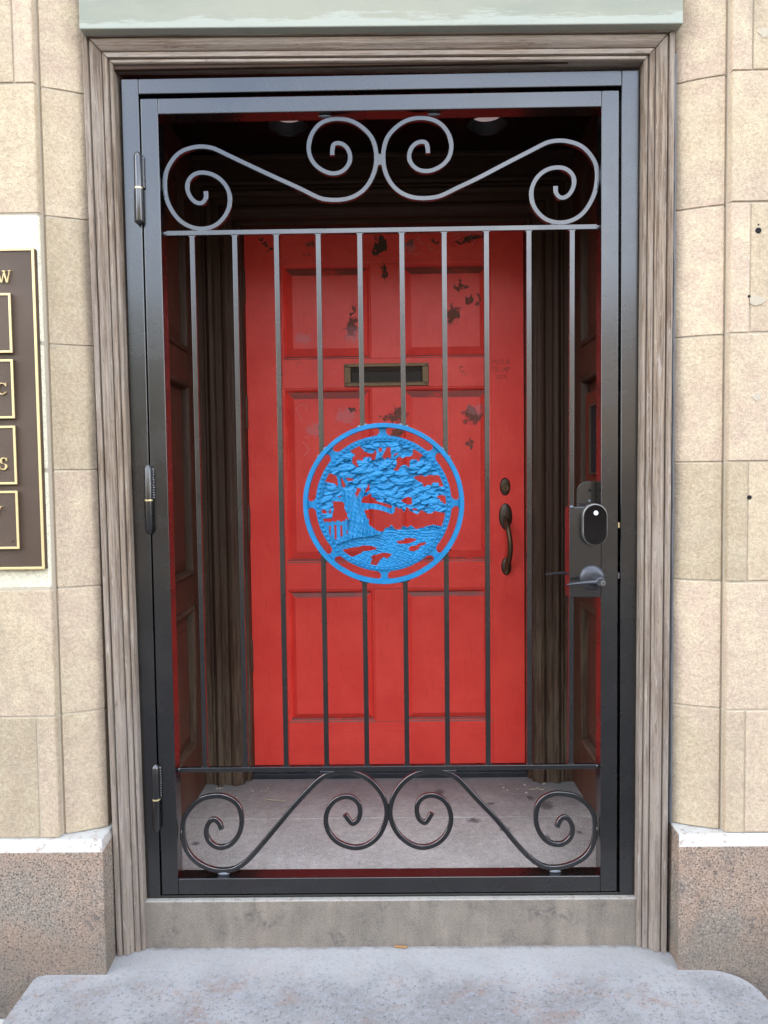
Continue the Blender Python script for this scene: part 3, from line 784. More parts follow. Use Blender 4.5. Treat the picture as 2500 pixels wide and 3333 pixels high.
def tree(x, y, h, lab, seed):
    T = thing('street_tree', lab, 'tree', (x, y, -.46), 'street trees across the road'); q = random.Random(seed)
    tube([(x, y, -.46), (x + .05, y, h * .3), (x - .03, y, h * .62)], [.16, .12, .05], 10).mk('trunk', M['bark'], T, smooth=60)
    g = G()
    for i in range(900):
        v = Vector((q.gauss(0, 1), q.gauss(0, 1), q.gauss(0, 1))).normalized() * (q.random() ** .4)
        c = Vector((x, y, h * .72)) + Vector((v.x * 1.9, v.y * 1.9, v.z * h * .34)); s = q.uniform(.12, .3)
        a = Vector((q.gauss(0, 1), q.gauss(0, 1), q.gauss(0, 1))).normalized(); b = a.cross(v).normalized()
        g.add([c + a * s, c + b * s, c - a * s, c - b * s], [(0, 1, 2, 3)])
    o = g.mk('crown', M['leaf'], T)
tree(-8, -19.2, 6.0, 'street tree with leafy crown before the brown houses at the left', 1)
tree(10.5, -19.2, 6.4, 'street tree with leafy crown before the brown houses at the right', 2)

# ------------------------------------------------------------------ door surround (weathered oak)
SUR = thing('door_surround', 'weathered grey brown moulded oak surround framing the gate', 'door frame', (0, -.04, SLAB))
#   profile: t 0 at the inner edge -> 1 outer edge
PROF = [(0, .03), (0, -.023), (.03, -.0270), (.125, -.0270), (.13, -.0215), (.165, -.0215), (.175, -.0330), (.345, -.0330), (.35, -.0270), (.385, -.0270), (.40, -.0320),
        (.46, -.0370), (.53, -.0425), (.62, -.0455), (.70, -.0460), (.745, -.0460), (.755, -.0385), (.80, -.0385), (.81, -.0500), (.985, -.0500), (1, -.047), (1, .03)]
TL, TR = (-.6695, 0, 2.171), (.6635, 0, 2.1575)
sweep(PROF, (-.6515, 0, SLAB + .001), TL, (-1, 0, 0), .0665, .0680, 0, .985, along=(0, 0, 1)).mk('side_casing', M['wood_z'], SUR, bevel=.0007, seg=1)
sweep(PROF, (.6545, 0, SLAB + .001), TR, (1, 0, 0), .0690, .0680, 0, .965, along=(0, 0, 1)).mk('side_casing', M['wood_z'], SUR, bevel=.0007, seg=1)
a_ = Vector(TR) - Vector(TL); a_.normalize(); upv = Vector((-a_.z, 0, a_.x))
PT = [(t, y - .0015) for t, y in PROF]
sweep(PT, Vector(TL) + upv * .0006, Vector(TR) + upv * .0006, upv, .0665, .0665, -.99, .97).mk('head_casing', M['wood_x_lit'], SUR, bevel=.0007, seg=1)
# inner jamb between casing and gate
for s, x in ((-1, .661), (1, .661)):
    G().add([(s * x, -.018, 0.001), (s * (x + .05), -.018, 0.001), (s * (x + .05), .099, 0.001), (s * x, .099, 0.001),
             (s * (x + .011), -.018, 2.185), (s * (x + .06), -.018, 2.185), (s * (x + .06), .099, 2.185), (s * (x + .011), .099, 2.185)],
            [(0, 3, 2, 1), (4, 5, 6, 7), (0, 1, 5, 4), (1, 2, 6, 5), (2, 3, 7, 6), (3, 0, 4, 7)]).mk('jamb', M['wood_z'], SUR, bevel=.002)
box('head_stop', -.672, .672, -.020, -.008, 2.1600, 2.1845, M['dark_x'], SUR, .002)
box('head_jamb', -.672, .672, -.0075, .099, 2.1745, 2.186, M['dark_x'], SUR, .002)
# seal between timber and stone
g = G()
R = []
for i in range(90):
    z = SLAB + .34 + i * (2.17 - .215) / 89
    w = .0035 * mnoise.noise((0, 3, z * 9)) + .0018 * mnoise.noise((5, 3, z * 33)); xi = .7290 + w + .004
    R.append([(xi, -.0305, z), (xi + .004, -.034 + w * .3, z), (.741, -.033, z), (.743, -.026, z), (.743, .01, z), (xi, .01, z)])
G().rings(R).mk('sealant_bead', M['sealant'], SUR, smooth=50)
g = G(); g.box(.7285, .7380, .004, .06, SLAB, 2.21); g.mk('dark_gap', M['void'], SUR)
g = G(); g.box(-.7375, -.7255, .004, .06, SLAB, 2.22); g.mk('dark_gap', M['void'], SUR)

# ------------------------------------------------------------------ vestibule interior
VX = .674
CE = 2.266
ves = thing('vestibule_panelling', 'dark stained timber panelling lining both sides of the vestibule', 'panelling', (0, .4, 0))
def side_wall(s):
    X = VX if s > 0 else -.676
    def b(n, x0, x1, y0, y1, z0, z1, m='dark_z', bev=.0015):
        a, c = sorted((X + s * x0, X + s * x1)); return box(n, a, c, y0, y1, z0, z1, M[m], ves, bev)
    W = 'dark_red'
    ZP = [(.189, .687), (.789, 1.457), (1.557, 2.155)]
    Y0, Y1 = .17, .622
    b('stile', 0, .03, .101, Y0, 0.001, CE, W); b('stile', 0, .03, Y1, .745, 0.001, CE, W)
    zz = 0.001
    for z0, z1 in ZP + [(CE, CE)]:
        b('rail', 0, .03, Y0 + .0003, Y1 - .0003, zz, z0, W); zz = z1
    b('backing', .0225, .045, .101, .745, 0, CE, W, 0)
    for i, (z0, z1) in enumerate(ZP):
        if s > 0 and i == 1:
            # rough scored board with a narrow framed slot
            b('scored_board', .006, .022, Y0 + .002, Y1 - .03, z0 + .30, z1 - .06, 'scored', .002)
            b('panel', .010, .022, Y0 + .002, Y1 - .002, z0 + .002, z0 + .298, W, .003)
            b('slot_back', .003, .0058, .40, .514, 1.13, 1.347, 'void', 0)
            for n_, q in enumerate(((.396, .402, 1.124, 1.353), (.508, .516, 1.124, 1.353), (.402, .508, 1.345, 1.353), (.402, .508, 1.124, 1.131))):
                b('slot_frame', -.003, .0028, q[0], q[1], q[2], q[3], 'hinge', .0008)
            mould(s, X, Y0, Y1, z0, z1)
            continue
        # raised and fielded panel
        y0, y1 = Y0 + .022, Y1 - .022
        R = []
        for dx, ins in ((.0222, .0), (.018, .0), (.006, .040), (.006, .0401)):
            R.append([(X + s * dx, y0 + ins, z0 + .022 + ins), (X + s * dx, y1 - ins, z0 + .022 + ins), (X + s * dx, y1 - ins, z1 - .022 - ins), (X + s * dx, y0 + ins, z1 - .022 - ins)])
        G().rings(R).mk('panel', M[W], ves, bevel=.001, seg=1)
        mould(s, X, Y0, Y1, z0, z1)
def mould(s, X, y0, y1, z0, z1):
    """bolection moulding round a panel opening"""
    prof = [(0, .0), (.004, -.006), (.012, -.009), (.019, -.006), (.022, .002), (.024, .012), (.024, .022), (0, .022)]
    R = []
    for cy, cz, sy, sz in ((y0, z0, 1, 1), (y1, z0, -1, 1), (y1, z1, -1, -1), (y0, z1, 1, -1)):
        R.append([(X + s * d, cy + sy * t, cz + sz * t) for t, d in prof])
    G().rings(R, close=True).mk('panel_moulding', M['dark_z'], ves, bevel=.0006, seg=1)
side_wall(-1); side_wall(1)

# back wall: cased opening round the red door
bk = thing('door_case', 'dark moulded timber casing and frame round the red door', 'door frame', (0, .78, 0))
CW = .113
CP = [(0, .06), (0, .004), (.004, 0), (.012, 0), (.016, -.006), (.024, -.012), (.036, -.010), (.040, -.002), (.0415, .004), (.0420, .004), (.0425, .0), (.066, .0), (.0665, .004), (.0670, .004), (.068, -.002),
      (.076, -.008), (.086, -.010), (.094, -.004), (.100, .002), (.104, .004), (.112, .004), (.113, .06)]
CP2 = [(CW - t, y) for t, y in CP][::-1]
sweep(CP2, (-.534, .73, .001), (-.534, .73, 2.046), (-1, 0, 0), 1, 1, 0, 1, along=(0, 0, 1)).mk('side_casing', M['dark_z'], bk, bevel=.0008, seg=1)
sweep(CP2, (.527, .73, .001), (.527, .73, 2.046), (1, 0, 0), 1, 1, 0, 1, along=(0, 0, 1)).mk('side_casing', M['dark_z'], bk, bevel=.0008, seg=1)
sweep(CP2, (-.534, .73, 2.0466), (.527, .73, 2.0466), (0, 0, 1), 1, 1, -1, 1, along=(1, 0, 0)).mk('head_casing', M['dark_x'], bk, bevel=.0008, seg=1)
box('frieze_board', -.674, .672, .742, .79, 2.10, CE, M['dark_x'], bk, .001)
box('frieze_moulding', -.674, .672, .722, .7418, 2.1605, 2.178, M['dark_x'], bk, .006, seg=3)
box('cornice_strip', -.674, .672, .715, .7418, 2.2465, CE - .0005, M['dark_x'], bk, .005, seg=3)
for s, xa, xb in ((-1, -.647, -.676), (1, .640, .674)):
    a, b_ = sorted((xa, xb)); box('corner_strip', a, b_, .735, .79, 0.001, CE, M['dark_z'], bk, .002)
# jambs & head beside the door
box('jamb', -.536, -.5125, .765, .83, .001, 2.07, M['dark_z'], bk, .003, seg=3)
box('jamb', .514, .5285, .765, .83, .001, 2.07, M['dark_z'], bk, .003, seg=3)
box('jamb_edge', -.5275, -.5185, .757, .7648, .001, 2.045, M['dark_z'], bk, .003, seg=3)
box('head_jamb', -.5120, .5135, .765, .83, 2.034, 2.07, M['dark_x'], bk, .003)
box('rear_wall', -.76, .76, .88, .955, 0, CE, M['void'], bk, 0)
box('threshold', -.5120, .5135, .785, .875, .0005, .036, M['threshold'], bk, .004)
box('threshold_lip', -.5120, .5135, .779, .7845, .0005, .020, M['threshold'], bk, .002)

ce = box('vestibule_ceiling', -.72, .72, .1005, .9, CE + .001, CE + .02, M['ceiling'], None, 0)
# the ceiling is built as a sheet with two round openings
bpy.data.objects.remove(ce)
DLS = [(-.302, .515, .064), (.343, .530, .066)]
def ceiling_sheet():
    T = thing('vestibule_ceiling', 'near black red painted board ceiling inside the vestibule', 'ceiling', (0, .5, CE))
    bm = bmesh.new()
    segs = 40
    outer = [(-.72, .049), (0.02, .049), (.72, .049), (.72, .9), (.02, .9), (-.72, .9)]
    # split in two halves, each a quad with a circular hole
    for (cx, cy, r), (xa, xb) in zip(DLS, ((-.72, .02), (.02, .72))):
        circ = [bm.verts.new((cx + r * math.cos(2 * math.pi * i / segs), cy + r * math.sin(2 * math.pi * i / segs), CE)) for i in range(segs)]
        def edge_pt(i):
            a = 2 * math.pi * i / segs; dx, dy = math.cos(a), math.sin(a); t = 9
            for lim, o, d in ((xb, cx, dx), (xa, cx, dx), (.9, cy, dy), (.049, cy, dy)):
                if abs(d) > 1e-9:
                    q = (lim - o) / d
                    if q > 0: t = min(t, q)
            return (cx + dx * t, cy + dy * t)
        ed = [bm.verts.new((*edge_pt(i), CE)) for i in range(segs)]
        for i in range(segs):
            j = (i + 1) % segs; pi, pj = ed[i].co, ed[j].co
            vs = [circ[i], circ[j], ed[j]]
            if abs(pi.x - pj.x) > 1e-6 and abs(pi.y - pj.y) > 1e-6:
                kx = xb if max(pi.x, pj.x) > xb - 1e-5 else xa; ky = .9 if max(pi.y, pj.y) > .9 - 1e-5 else .049
                vs.append(bm.verts.new((kx, ky, CE)))
            vs.append(ed[i]); bm.faces.new(vs)
    V = [tuple(v.co) for v in bm.verts]; bm.verts.index_update(); F = [tuple(v.index for v in f.verts) for f in bm.faces]; bm.free()
    mk('ceiling_board', V, F, M['ceiling'], T)
    box('ceiling_backing', -.73, .73, .102, .91, CE + .10, CE + .12, M['void'], T, 0)
ceiling_sheet()
for i, (cx, cy, r) in enumerate(DLS):
    T = thing('downlight', ['recessed ceiling downlight at the left, nearer the left scroll', 'recessed ceiling downlight at the right with a wide rim'][i], 'light', (cx, cy, CE), 'recessed downlights in the vestibule ceiling')
    lathe_mk('can', [(r, .0), (r * .97, .012), (r * .76, .030), (r * .74, .036)], (cx, cy, CE), M['lamp_can'], T, 'z', 40, caps=False)
    lathe_mk('lens', [(0, .031), (r * .752, .031), (r * .752, .035), (0, .035)], (cx, cy, CE), M['lamp_lens'], T, 'z', 40)
    ro = r + (.012 if i == 0 else .034)
    lathe_mk('rim', [(r * .98, -.0012), (r * 1.02, -.006), (ro - .006, -.006), (ro, -.0012)], (cx, cy, CE), M['ceiling'], T, 'z', 40, caps=False)

# ------------------------------------------------------------------ the red door
D = thing('red_door', 'worn red six panel front door behind the gate bars', 'door', (0, .82, .038))
DY = .82
def dbox(n, x0, x1, z0, z1, m, **k): return box(n, x0, x1, DY, DY + .044, z0, z1, M[m], D, .0012, **k)
dbox('stile', -.5115, -.3785, .038, 2.032, 'red_z')
dbox('stile', .3925, .5125, .038, 2.032, 'red_z')
XA, XB, XC, XD = -.378, -.049, .060, .392
RZ = [(.038, .202), (.707, .808), (1.457, 1.562), (1.908, 2.032)]
for z0, z1 in RZ:
    if abs(z0 - 1.457) < .01:
        g = G(); g.box(XA, -.1262, DY, DY + .044, z0, z1); g.box(.1382, XD, DY, DY + .044, z0, z1)
        g.box(-.1262, .1382, DY, DY + .044, z0, 1.4732); g.box(-.1262, .1382, DY, DY + .044, 1.5308, z1); g.box(-.1262, .1382, DY + .020, DY + .044, 1.4732, 1.5308)
        V_, F_ = weld(g.V, g.F); mk('rail', V_, F_, M['red_x'], D)
    else: dbox('rail', XA, XD, z0, z1, 'red_x')
PZ = [(.202, .707), (.808, 1.457), (1.562, 1.908)]
for z0, z1 in PZ: dbox('muntin', XB, XC, z0 + .0004, z1 - .0004, 'red_z')
for z0, z1 in PZ:
    for x0, x1 in ((XA, XB), (XC, XD)):
        # sticking moulding
        prof = [(0, .0015), (.0035, .0035), (.006, .0035), (.008, .006), (.012, .010), (.0125, .016), (0, .016)]
        R = [[(cx + sx * t, DY + d, cz + sz * t) for t, d in prof] for cx, cz, sx, sz in ((x0, z0, 1, 1), (x1, z0, -1, 1), (x1, z1, -1, -1), (x0, z1, 1, -1))]
        G().rings(R, close=True).mk('panel_moulding', M['red_x'], D)
        i0 = .0122
        R = []
        bw = .027 if z0 > .5 else .018
        for d, ins in ((.030, i0), (.016, i0), (.0045, i0 + bw), (.0045, i0 + bw + .0008), (.0030, i0 + bw + .001), (.0030, i0 + bw + .0012)):
            R.append([(x0 + ins, DY + d, z0 + ins), (x1 - ins, DY + d, z0 + ins), (x1 - ins, DY + d, z1 - ins), (x0 + ins, DY + d, z1 - ins)])
        G().rings(R).mk('panel', M['red_z'], D, bevel=.0006, seg=1)
# hinges on the left edge
for z in (1.83, 1.37, .96, .46):
    z += 0
    h = lathe_mk('hinge', [(0, -.062), (.006, -.062), (.0075, -.059), (.0075, -.036), (.0068, -.0355), (.0075, -.035), (.0075, -.0125), (.0068, -.012), (.0075, -.0115), (.0075, .0115), (.0068, .012), (.0075, .0125), (.0075, .035), (.0068, .0355), (.0075, .036), (.0075, .058), (.005, .062), (.0055, .066), (.003, .069), (0, .069)],
                 (-.5145, .8085, z), M['hinge'], D, 'z', 16)
# mail slot
ms = box('mail_slot', -.1495, -.128, DY - .006, DY + .02, 1.4605, 1.5435, M['brass'], D, .0015)
g = G(); g.box(-.1495, .1615, DY - .007, DY + .012, 1.531, 1.5435); g.box(-.1495, .1615, DY - .007, DY + .012, 1.4605, 1.473); g.box(-.1495, -.126, DY - .007, DY + .012, 1.4732, 1.5308); g.box(.138, .1615, DY - .007, DY + .012, 1.4732, 1.5308)
bpy.data.objects.remove(ms)
ms = g.mk('mail_slot', M['brass'], D, bevel=.0012)
fl = box('flap', -.1255, .1375, DY + .006, DY + .010, 1.4735, 1.5305, M['flap'], ms, .001)
G().add([(-.1255, DY + .0052, 1.514), (.1375, DY + .0052, 1.514), (.1375, DY - .0050, 1.529), (-.1255, DY - .0050, 1.529), (-.1255, DY - .0012, 1.5302), (.1375, DY - .0012, 1.5302)], [(0, 1, 2, 3), (3, 2, 5, 4), (0, 3, 4), (1, 5, 2), (0, 4, 5, 1)]).mk('flap_hood', M['brass_dark'], ms)
box('slot_liner', -.1255, .1375, DY + .0005, DY + .0055, 1.4735, 1.4765, M['brass_dark'], ms, .0008)
for x in (-.140, .152):
    for z in (1.4685, 1.536):
        lathe_mk('screw', [(0, -.0028), (.0032, -.0022), (.0045, -.0006), (.0045, .001)], (x, DY - .006, z), M['brass_dark'], ms, n=16)
# cylinder
cy = lathe_mk('door_cylinder', [(0, -.007), (.012, -.007), (.0165, -.006), (.019, -.002), (.0195, .0), (.0195, .002)], (.4415, DY, 1.0835), M['brass_dark'], D, sz=1.72)
lathe_mk('cylinder_core', [(0, -.0125), (.0125, -.0125), (.0145, -.0105), (.0148, -.006)], (.4415, DY, 1.0795), M['brass'], cy, n=28)
box('keyway', .4403, .4427, DY - .0134, DY - .0124, 1.073, 1.086, M['void'], cy, 0)
# door pull
dh = lathe_mk('pull_handle', [(0, -.0085), (.014, -.0085), (.021, -.006), (.0245, -.002), (.025, .001)], (.4430, DY, .9725), M['brass_dark'], D, sz=2.0)
lathe_mk('lower_rose', [(0, -.0085), (.010, -.0085), (.016, -.006), (.019, -.002), (.0195, .001)], (.4450, DY, .786), M['brass_dark'], dh, sz=1.72)
P = catmull([(.443, DY - .006, .955), (.4445, DY - .020, .945), (.4465, DY - .040, .925), (.4500, DY - .050, .895), (.4520, DY - .052, .865), (.4510, DY - .047, .835), (.4485, DY - .034, .808), (.4465, DY - .020, .790), (.4460, DY - .012, .772), (.4458, DY - .010, .764)], 4)
nP = len(P); rr = [.0115 - .0035 * abs(math.sin(math.pi * (i / nP) * 1.0)) if i < nP * .35 or i > nP * .8 else .0095 for i in range(nP)]
tube(P, rr, 16).mk('grip', M['brass'], dh, smooth=50)
G().add([(.432, DY - .030, .974), (.4555, DY - .030, .974), (.4455, DY - .024, .960), (.4425, DY - .024, .960), (.436, DY - .006, .976), (.451, DY - .006, .976), (.4455, DY - .006, .958), (.4425, DY - .006, .958)],
        [(0, 1, 2, 3), (4, 7, 6, 5), (0, 4, 5, 1), (1, 5, 6, 2), (2, 6, 7, 3), (3, 7, 4, 0)]).mk('thumb_latch', M['brass'], dh, bevel=.001)

# scratched writing on the right stile
def strokes(name, L, mat, parent, y, w=.0012, label=None):
    g = G()
    for pts in L:
        for (x0, z0), (x1, z1) in zip(pts, pts[1:]):
            d = Vector((x1 - x0, z1 - z0)); 
            if d.length < 1e-6: continue
            d.normalize(); n = Vector((-d.y, d.x)) * (w / 2); e = d * (w * .3)
            g.prism_y([(x0 - e.x + n.x, z0 - e.y + n.y), (x0 - e.x - n.x, z0 - e.y - n.y), (x1 + e.x - n.x, z1 + e.y - n.y), (x1 + e.x + n.x, z1 + e.y + n.y)], y - .00035, y + .0005)
    return g.mk(name, mat, parent, label=label)
FONT = {'P': [[(0, 0), (.05, 1)], [(0, .98), (.55, .9), (.6, .6), (.08, .5)]], 'U': [[(0, 1), (.05, .15), (.3, 0), (.55, .2), (.6, 1)]],
        'T': [[(0, .95), (.75, 1)], [(.36, .97), (.33, 0)]], 'I': [[(.1, 1), (.12, 0)]], 'N': [[(0, 0), (.08, 1)], [(.08, 1), (.55, .05)], [(.55, .05), (.6, 1.05)]],
        'R': [[(0, 0), (.04, 1)], [(.0, 1), (.5, .9), (.5, .6), (.05, .5)], [(.1, .5), (.6, 0)]], 'M': [[(0, 0), (.12, 1), (.36, .3), (.6, 1), (.68, 0)]],
        '2': [[(0, .8), (.25, 1), (.5, .75), (.05, .05), (.6, .08)]], '0': [[(.3, 1), (.02, .6), (.15, .05), (.45, .1), (.52, .7), (.3, 1)]],
        '8': [[(.45, .85), (.2, 1), (.08, .75), (.45, .3), (.25, 0), (.05, .25), (.5, .8)]]}
def scrawl(txt, x, z, h, wtot):
    out = []; n = len(txt)
    for i, ch in enumerate(txt):
        ox = x + wtot * i / n; oz = z + rnd.uniform(-.0012, .0012)
        for s_ in FONT[ch]: out.append([(ox + px * wtot / n * 1.15, oz + pz * h) for px, pz in s_])
    return out
M['scratch'] = plain('scratched_bare_wood', (.10, .012, .010), .8, var=.3)
M['chalk'] = plain('pink_scratch', (.62, .26, .25), .8, var=.3)
lines = scrawl('PUTIN', .3985, 1.533, .019, .064) + scrawl('TRUMP', .396, 1.506, .018, .070) + scrawl('2028', .408, 1.482, .015, .044)
strokes('scratched_letters', lines, M['scratch'], D, DY, .0010)
sc = [[(.12, 1.99), (.135, 2.005), (.128, 1.985), (.15, 1.972)], [(.255, 2.003), (.275, 2.012), (.283, 1.996), (.262, 1.99)], [(.30, 2.005), (.316, 2.012), (.322, 1.992), (.335, 1.985), (.325, 1.97)], [(.165, 1.975), (.172, 1.955), (.185, 1.962)],
      [(.06, 1.96), (.075, 1.955)], [(.09, 1.945), (.12, 1.94), (.14, 1.945)]]
strokes('pink_scratches', sc, M['chalk'], D, DY, .0011)
sc = [[(-.332, 1.385), (-.318, 1.395), (-.297, 1.397)], [(-.332, 1.385), (-.318, 1.355), (-.308, 1.33)], [(-.31, 1.262), (-.292, 1.242), (-.286, 1.225), (-.308, 1.205)], [(-.30, 1.275), (-.285, 1.28)], [(-.29, 1.402), (-.292, 1.375)]]
strokes('pink_scratches', sc, M['chalk'], D, DY + .003, .0011)

# ------------------------------------------------------------------ the gate: fixed frame
GF = thing('gate_frame', 'fixed black steel tube frame around the gate leaf', 'gate frame', (0, .024, 0))
TD = .048
g = G(); g.box(-.660, -.6155, 0, TD, .0005, 2.148); g.mk('jamb_post', M['black'], GF, bevel=.0022, seg=3)
g = G(); g.box(.6155, .660, 0, TD, .0005, 2.148); g.mk('jamb_post', M['black'], GF, bevel=.0022, seg=3)
g = G(); g.box(-.6152, .6152, .0004, TD, 2.109, 2.148); g.mk('head_rail', M['black'], GF, bevel=.0022, seg=3)
g = G(); g.box(-.6152, .6152, .0008, TD, .0008, .0075); g.mk('bottom_plate', M['black'], GF, bevel=.001)
for x in (-.6152, .6152):
    s = 1 if x < 0 else -1
    box('stop_strip', *(sorted((x, x + s * .012))), TD - .006, TD + .004, .010, 2.108, M['black'], GF, .0008)
box('strike', .6105, .6150, .006, .030, .984, .998, M['brass_ring'], GF, .0006)
box('strike', .6105, .6150, .006, .030, .850, .866, M['steel'], GF, .0006)

# ------------------------------------------------------------------ gate leaf
GL = thing('security_gate', 'black steel bar gate with scrolls and a round blue tree medallion', 'gate', (0, .024, .010))
box('stile', -.6115, -.567, 0, TD, .0105, 2.098, M['black'], GL, .0022, seg=3)
box('stile', .5645, .6085, 0, TD, .0105, 2.098, M['black'], GL, .0022, seg=3)
box('top_rail', -.5667, .5642, .0004, TD, 2.0580, 2.098, M['black'], GL, .0022, seg=3)
box('bottom_rail', -.5667, .5642, .0004, TD, .0105, .0535, M['black'], GL, .0022, seg=3)
BY0, BY1 = .0160, .0287
for nm, z0, z1 in (('crossbar', 1.7575, 1.7700), ('crossbar', .3380, .3502)):
    box(nm, -.559, .5575, BY0, BY1, z0, z1, M['black'], GL, .001)
    for x in (-.563, .561):
        lathe_mk('weld_bead', [(0, -.0062), (.0045, -.005), (.0062, 0), (.0045, .005), (0, .0062)], (x, .0215, (z0 + z1) / 2), M['zinc'] if z0 > 1 else M['black'], GL, 'x', 12, sx=1, sz=1)
XBt = [-.4915, -.3808, -.2726, -.1637, -.056, .053, .1628, .2721, .382, .4938]
XBb = [-.4911, -.3817, -.2727, -.1639, -.0556, .0522, .1607, .2695, .3791, .4897]
MC = (-.0025, 1.0548); MR = .2103
def bar(xt, xb, z1, z0, ft, fb):
    h = .00635; e = .0045
    def xx(z): return xb + (xt - xb) * (z - .35) / (1.7575 - .35)
    P = []
    if ft: P += [(xx(z1) - h - e, z1), (xx(z1) + h + e, z1), (xx(z1) + h, z1 - e)]
    else: P += [(xx(z1) - h, z1), (xx(z1) + h, z1)]
    if fb: P += [(xx(z0) + h, z0 + e), (xx(z0) + h + e, z0), (xx(z0) - h - e, z0), (xx(z0) - h, z0 + e)]
    else: P += [(xx(z0) + h, z0), (xx(z0) - h, z0)]
    if ft: P += [(xx(z1) - h, z1 - e)]
    return G().prism_y(P, BY0 + .0003, BY1 - .0003).mk('bar', M['black'], GL, bevel=.0009, seg=2)
for i in range(10):
    xt, xb = XBt[i], XBb[i]
    if 3 <= i <= 6:
        dx = abs((xt + xb) / 2 - MC[0]); dz = math.sqrt(MR ** 2 - dx ** 2) - .004
        bar(xt, xb, 1.7572, MC[1] + dz, 1, 0); bar(xt, xb, MC[1] - dz, .3505, 0, 1)
        for sgn in (1, -1):
            for q in (-1, 1):
                x = (xt if sgn > 0 else xb) + q * .0085; zz = MC[1] + sgn * (math.sqrt(max(.0001, MR ** 2 - (x - MC[0]) ** 2)) + .0015)
                lathe_mk('weld_bead', [(0, -.005), (.004, -.004), (.0055, 0), (.004, .004), (0, .005)], (x, BY0 + .004, zz), M['zinc'] if sgn > 0 else M['black'], GL, 'x', 10, smooth=60)
    elif i == 9:
        bar(xt, xb, 1.7572, 1.0415, 1, 0); bar(xt, xb, .8025, .3505, 0, 1)
    else:
        bar(xt, xb, 1.7572, .3505, 1, 1)
# scrolls
def scroll(P, mx, zoff=0):
    Q = smooth_path(catmull(P, 5), 2)
    if mx is not None: Q = [(2 * mx - x + .0022 * math.sin(z * 23 + 1) * math.sin(x * 31), z + zoff + .0022 * math.sin(x * 27 + 2) * math.sin(z * 19)) for x, z in Q]
    return bar_path(Q, .0125, BY0 + .0006, BY1 - .0006).mk('scroll', M['black'], GL, smooth=28)
scroll(SCROLL_TOP, None); scroll(SCROLL_TOP, -.0009, 0)
scroll(SCROLL_BOT, None); scroll(SCROLL_BOT, .0003, 0)
def wd(x, z, rx, rz, m='zinc', y=None):
    lathe_mk('weld_bead', [(0, -.005), (.6, -.004), (1, -.001), (.9, .003), (0, .004)], (x, y if y is not None else .0175, z), M[m], GL, 'y', 16, smooth=60, sx=rx, sz=rz)
# saddles where scrolls touch the frame, crossbars and each other
def saddle(x, z, w, h, m='black'):
    G().prism_y([(x - w, z - h), (x - w, z + h), (x, z + h * .8), (x + w, z + h), (x + w, z - h), (x, z - h * .8)], BY0 + .001, BY1 - .001).mk('joint', M[m], GL, bevel=.001)
saddle(-.0009, 1.943, .0058, .0165); saddle(.0003, .2225, .0058, .016)
for s in (-1, 1):
    wd(s * .1405 - .0009, 2.0545, .017, .0045); wd(s * .5585 - .001, 1.867, .0045, .019, y=.020); wd(s * .448, .0570, .016, .0055, y=.019); wd(s * .5600, .163, .0035, .018, 'black', y=.018)
    x = s * .4585 - .0009
    G().prism_y([(x - .021, 1.7702), (x + .021, 1.7702), (x + .015, 1.7775), (x - .015, 1.7775)], BY0 + .001, BY1 - .001).mk('joint', M['black'], GL, bevel=.0012)
    x = s * .1655
    G().prism_y([(x - .019, .3378), (x + .019, .3378), (x + .014, .3300), (x - .014, .3300)], BY0 + .001, BY1 - .001).mk('joint', M['black'], GL, bevel=.0012)

# hinges: bullet barrels with a bright ring
for x, zt, zb, zr in ((-.6185, 1.961, 1.777, 1.870), (-.6145, 1.165, .982, 1.072), (-.6165, .372, .187, .277)):
    r = .0105; c = (x, -.0085, zb)
    H = zt - zb; rg = zr - zb
    hb = lathe_mk('hinge_barrel', [(0, 0), (r * .45, .001), (r * .8, .005), (r, .012), (r, rg - .0022)], c, M['black'], GF, 'z', 24, smooth=50)
    lathe_mk('hinge_barrel', [(r, rg + .0022), (r, H - .012), (r * .8, H - .005), (r * .45, H - .001), (0, H)], c, M['black'], GF, 'z', 24, smooth=50)
    lathe_mk('washer', [(0, rg - .002), (r * .98, rg - .002), (r * .98, rg + .002), (0, rg + .002)], c, M['brass_ring'], GF, 'z', 24)
    # lumpy weld runs either side
    for sx, za, zb2, m in ((.0105, zr + .002, zt - .012, 'black'), (-.0105, zb + .012, zr - .002, 'black')):
        n = 12
        for q in range(n):
            zz = za + (zb2 - za) * (q + .5) / n
            lathe_mk('hinge_weld', [(0, -.0045), (.0035, -.003), (.0048, 0), (.0035, .003), (0, .0045)], (x + sx + rnd.uniform(-.0006, .0006), -.0022, zz), M[m], GF, 'y', 10, smooth=60, sz=1.5)

# ------------------------------------------------------------------ lock side
box('lock_box', .4820, .5643, -.0016, TD + .001, .8030, 1.0405, M['black'], GL, .0022, seg=3)
P = [(.5125, .98), (.5125, 1.075)] + [(.5425 + .030 * math.cos(a), 1.0765 + .030 * math.sin(a)) for a in [math.pi - i * math.pi / 12 for i in range(1, 7)]] + [(.585, 1.1065), (.585, .98)]
G().prism_y(P, TD + .0015, TD + .0045).mk('lock_guard', M['black'], GL, bevel=.001)
for z in (1.056, 1.083):
    lathe_mk('screw_hole', [(0, -.0008), (.0022, -.0008), (.0042, -.0016), (.0042, .0)], (.5465 if z < 1.07 else .549, TD + .0015, z), M['zinc'] if z < 1.07 else M['void'], GL, n=16)
def capsule(x0, x1, z0, z1, n=14):
    r = (x1 - x0) / 2; cx = (x0 + x1) / 2
    return [(cx + r * math.cos(a), z1 - r + r * math.sin(a)) for a in [math.pi * i / n for i in range(n + 1)]] + [(cx + r * math.cos(a), z0 + r + r * math.sin(a)) for a in [math.pi + math.pi * i / n for i in range(n + 1)]]
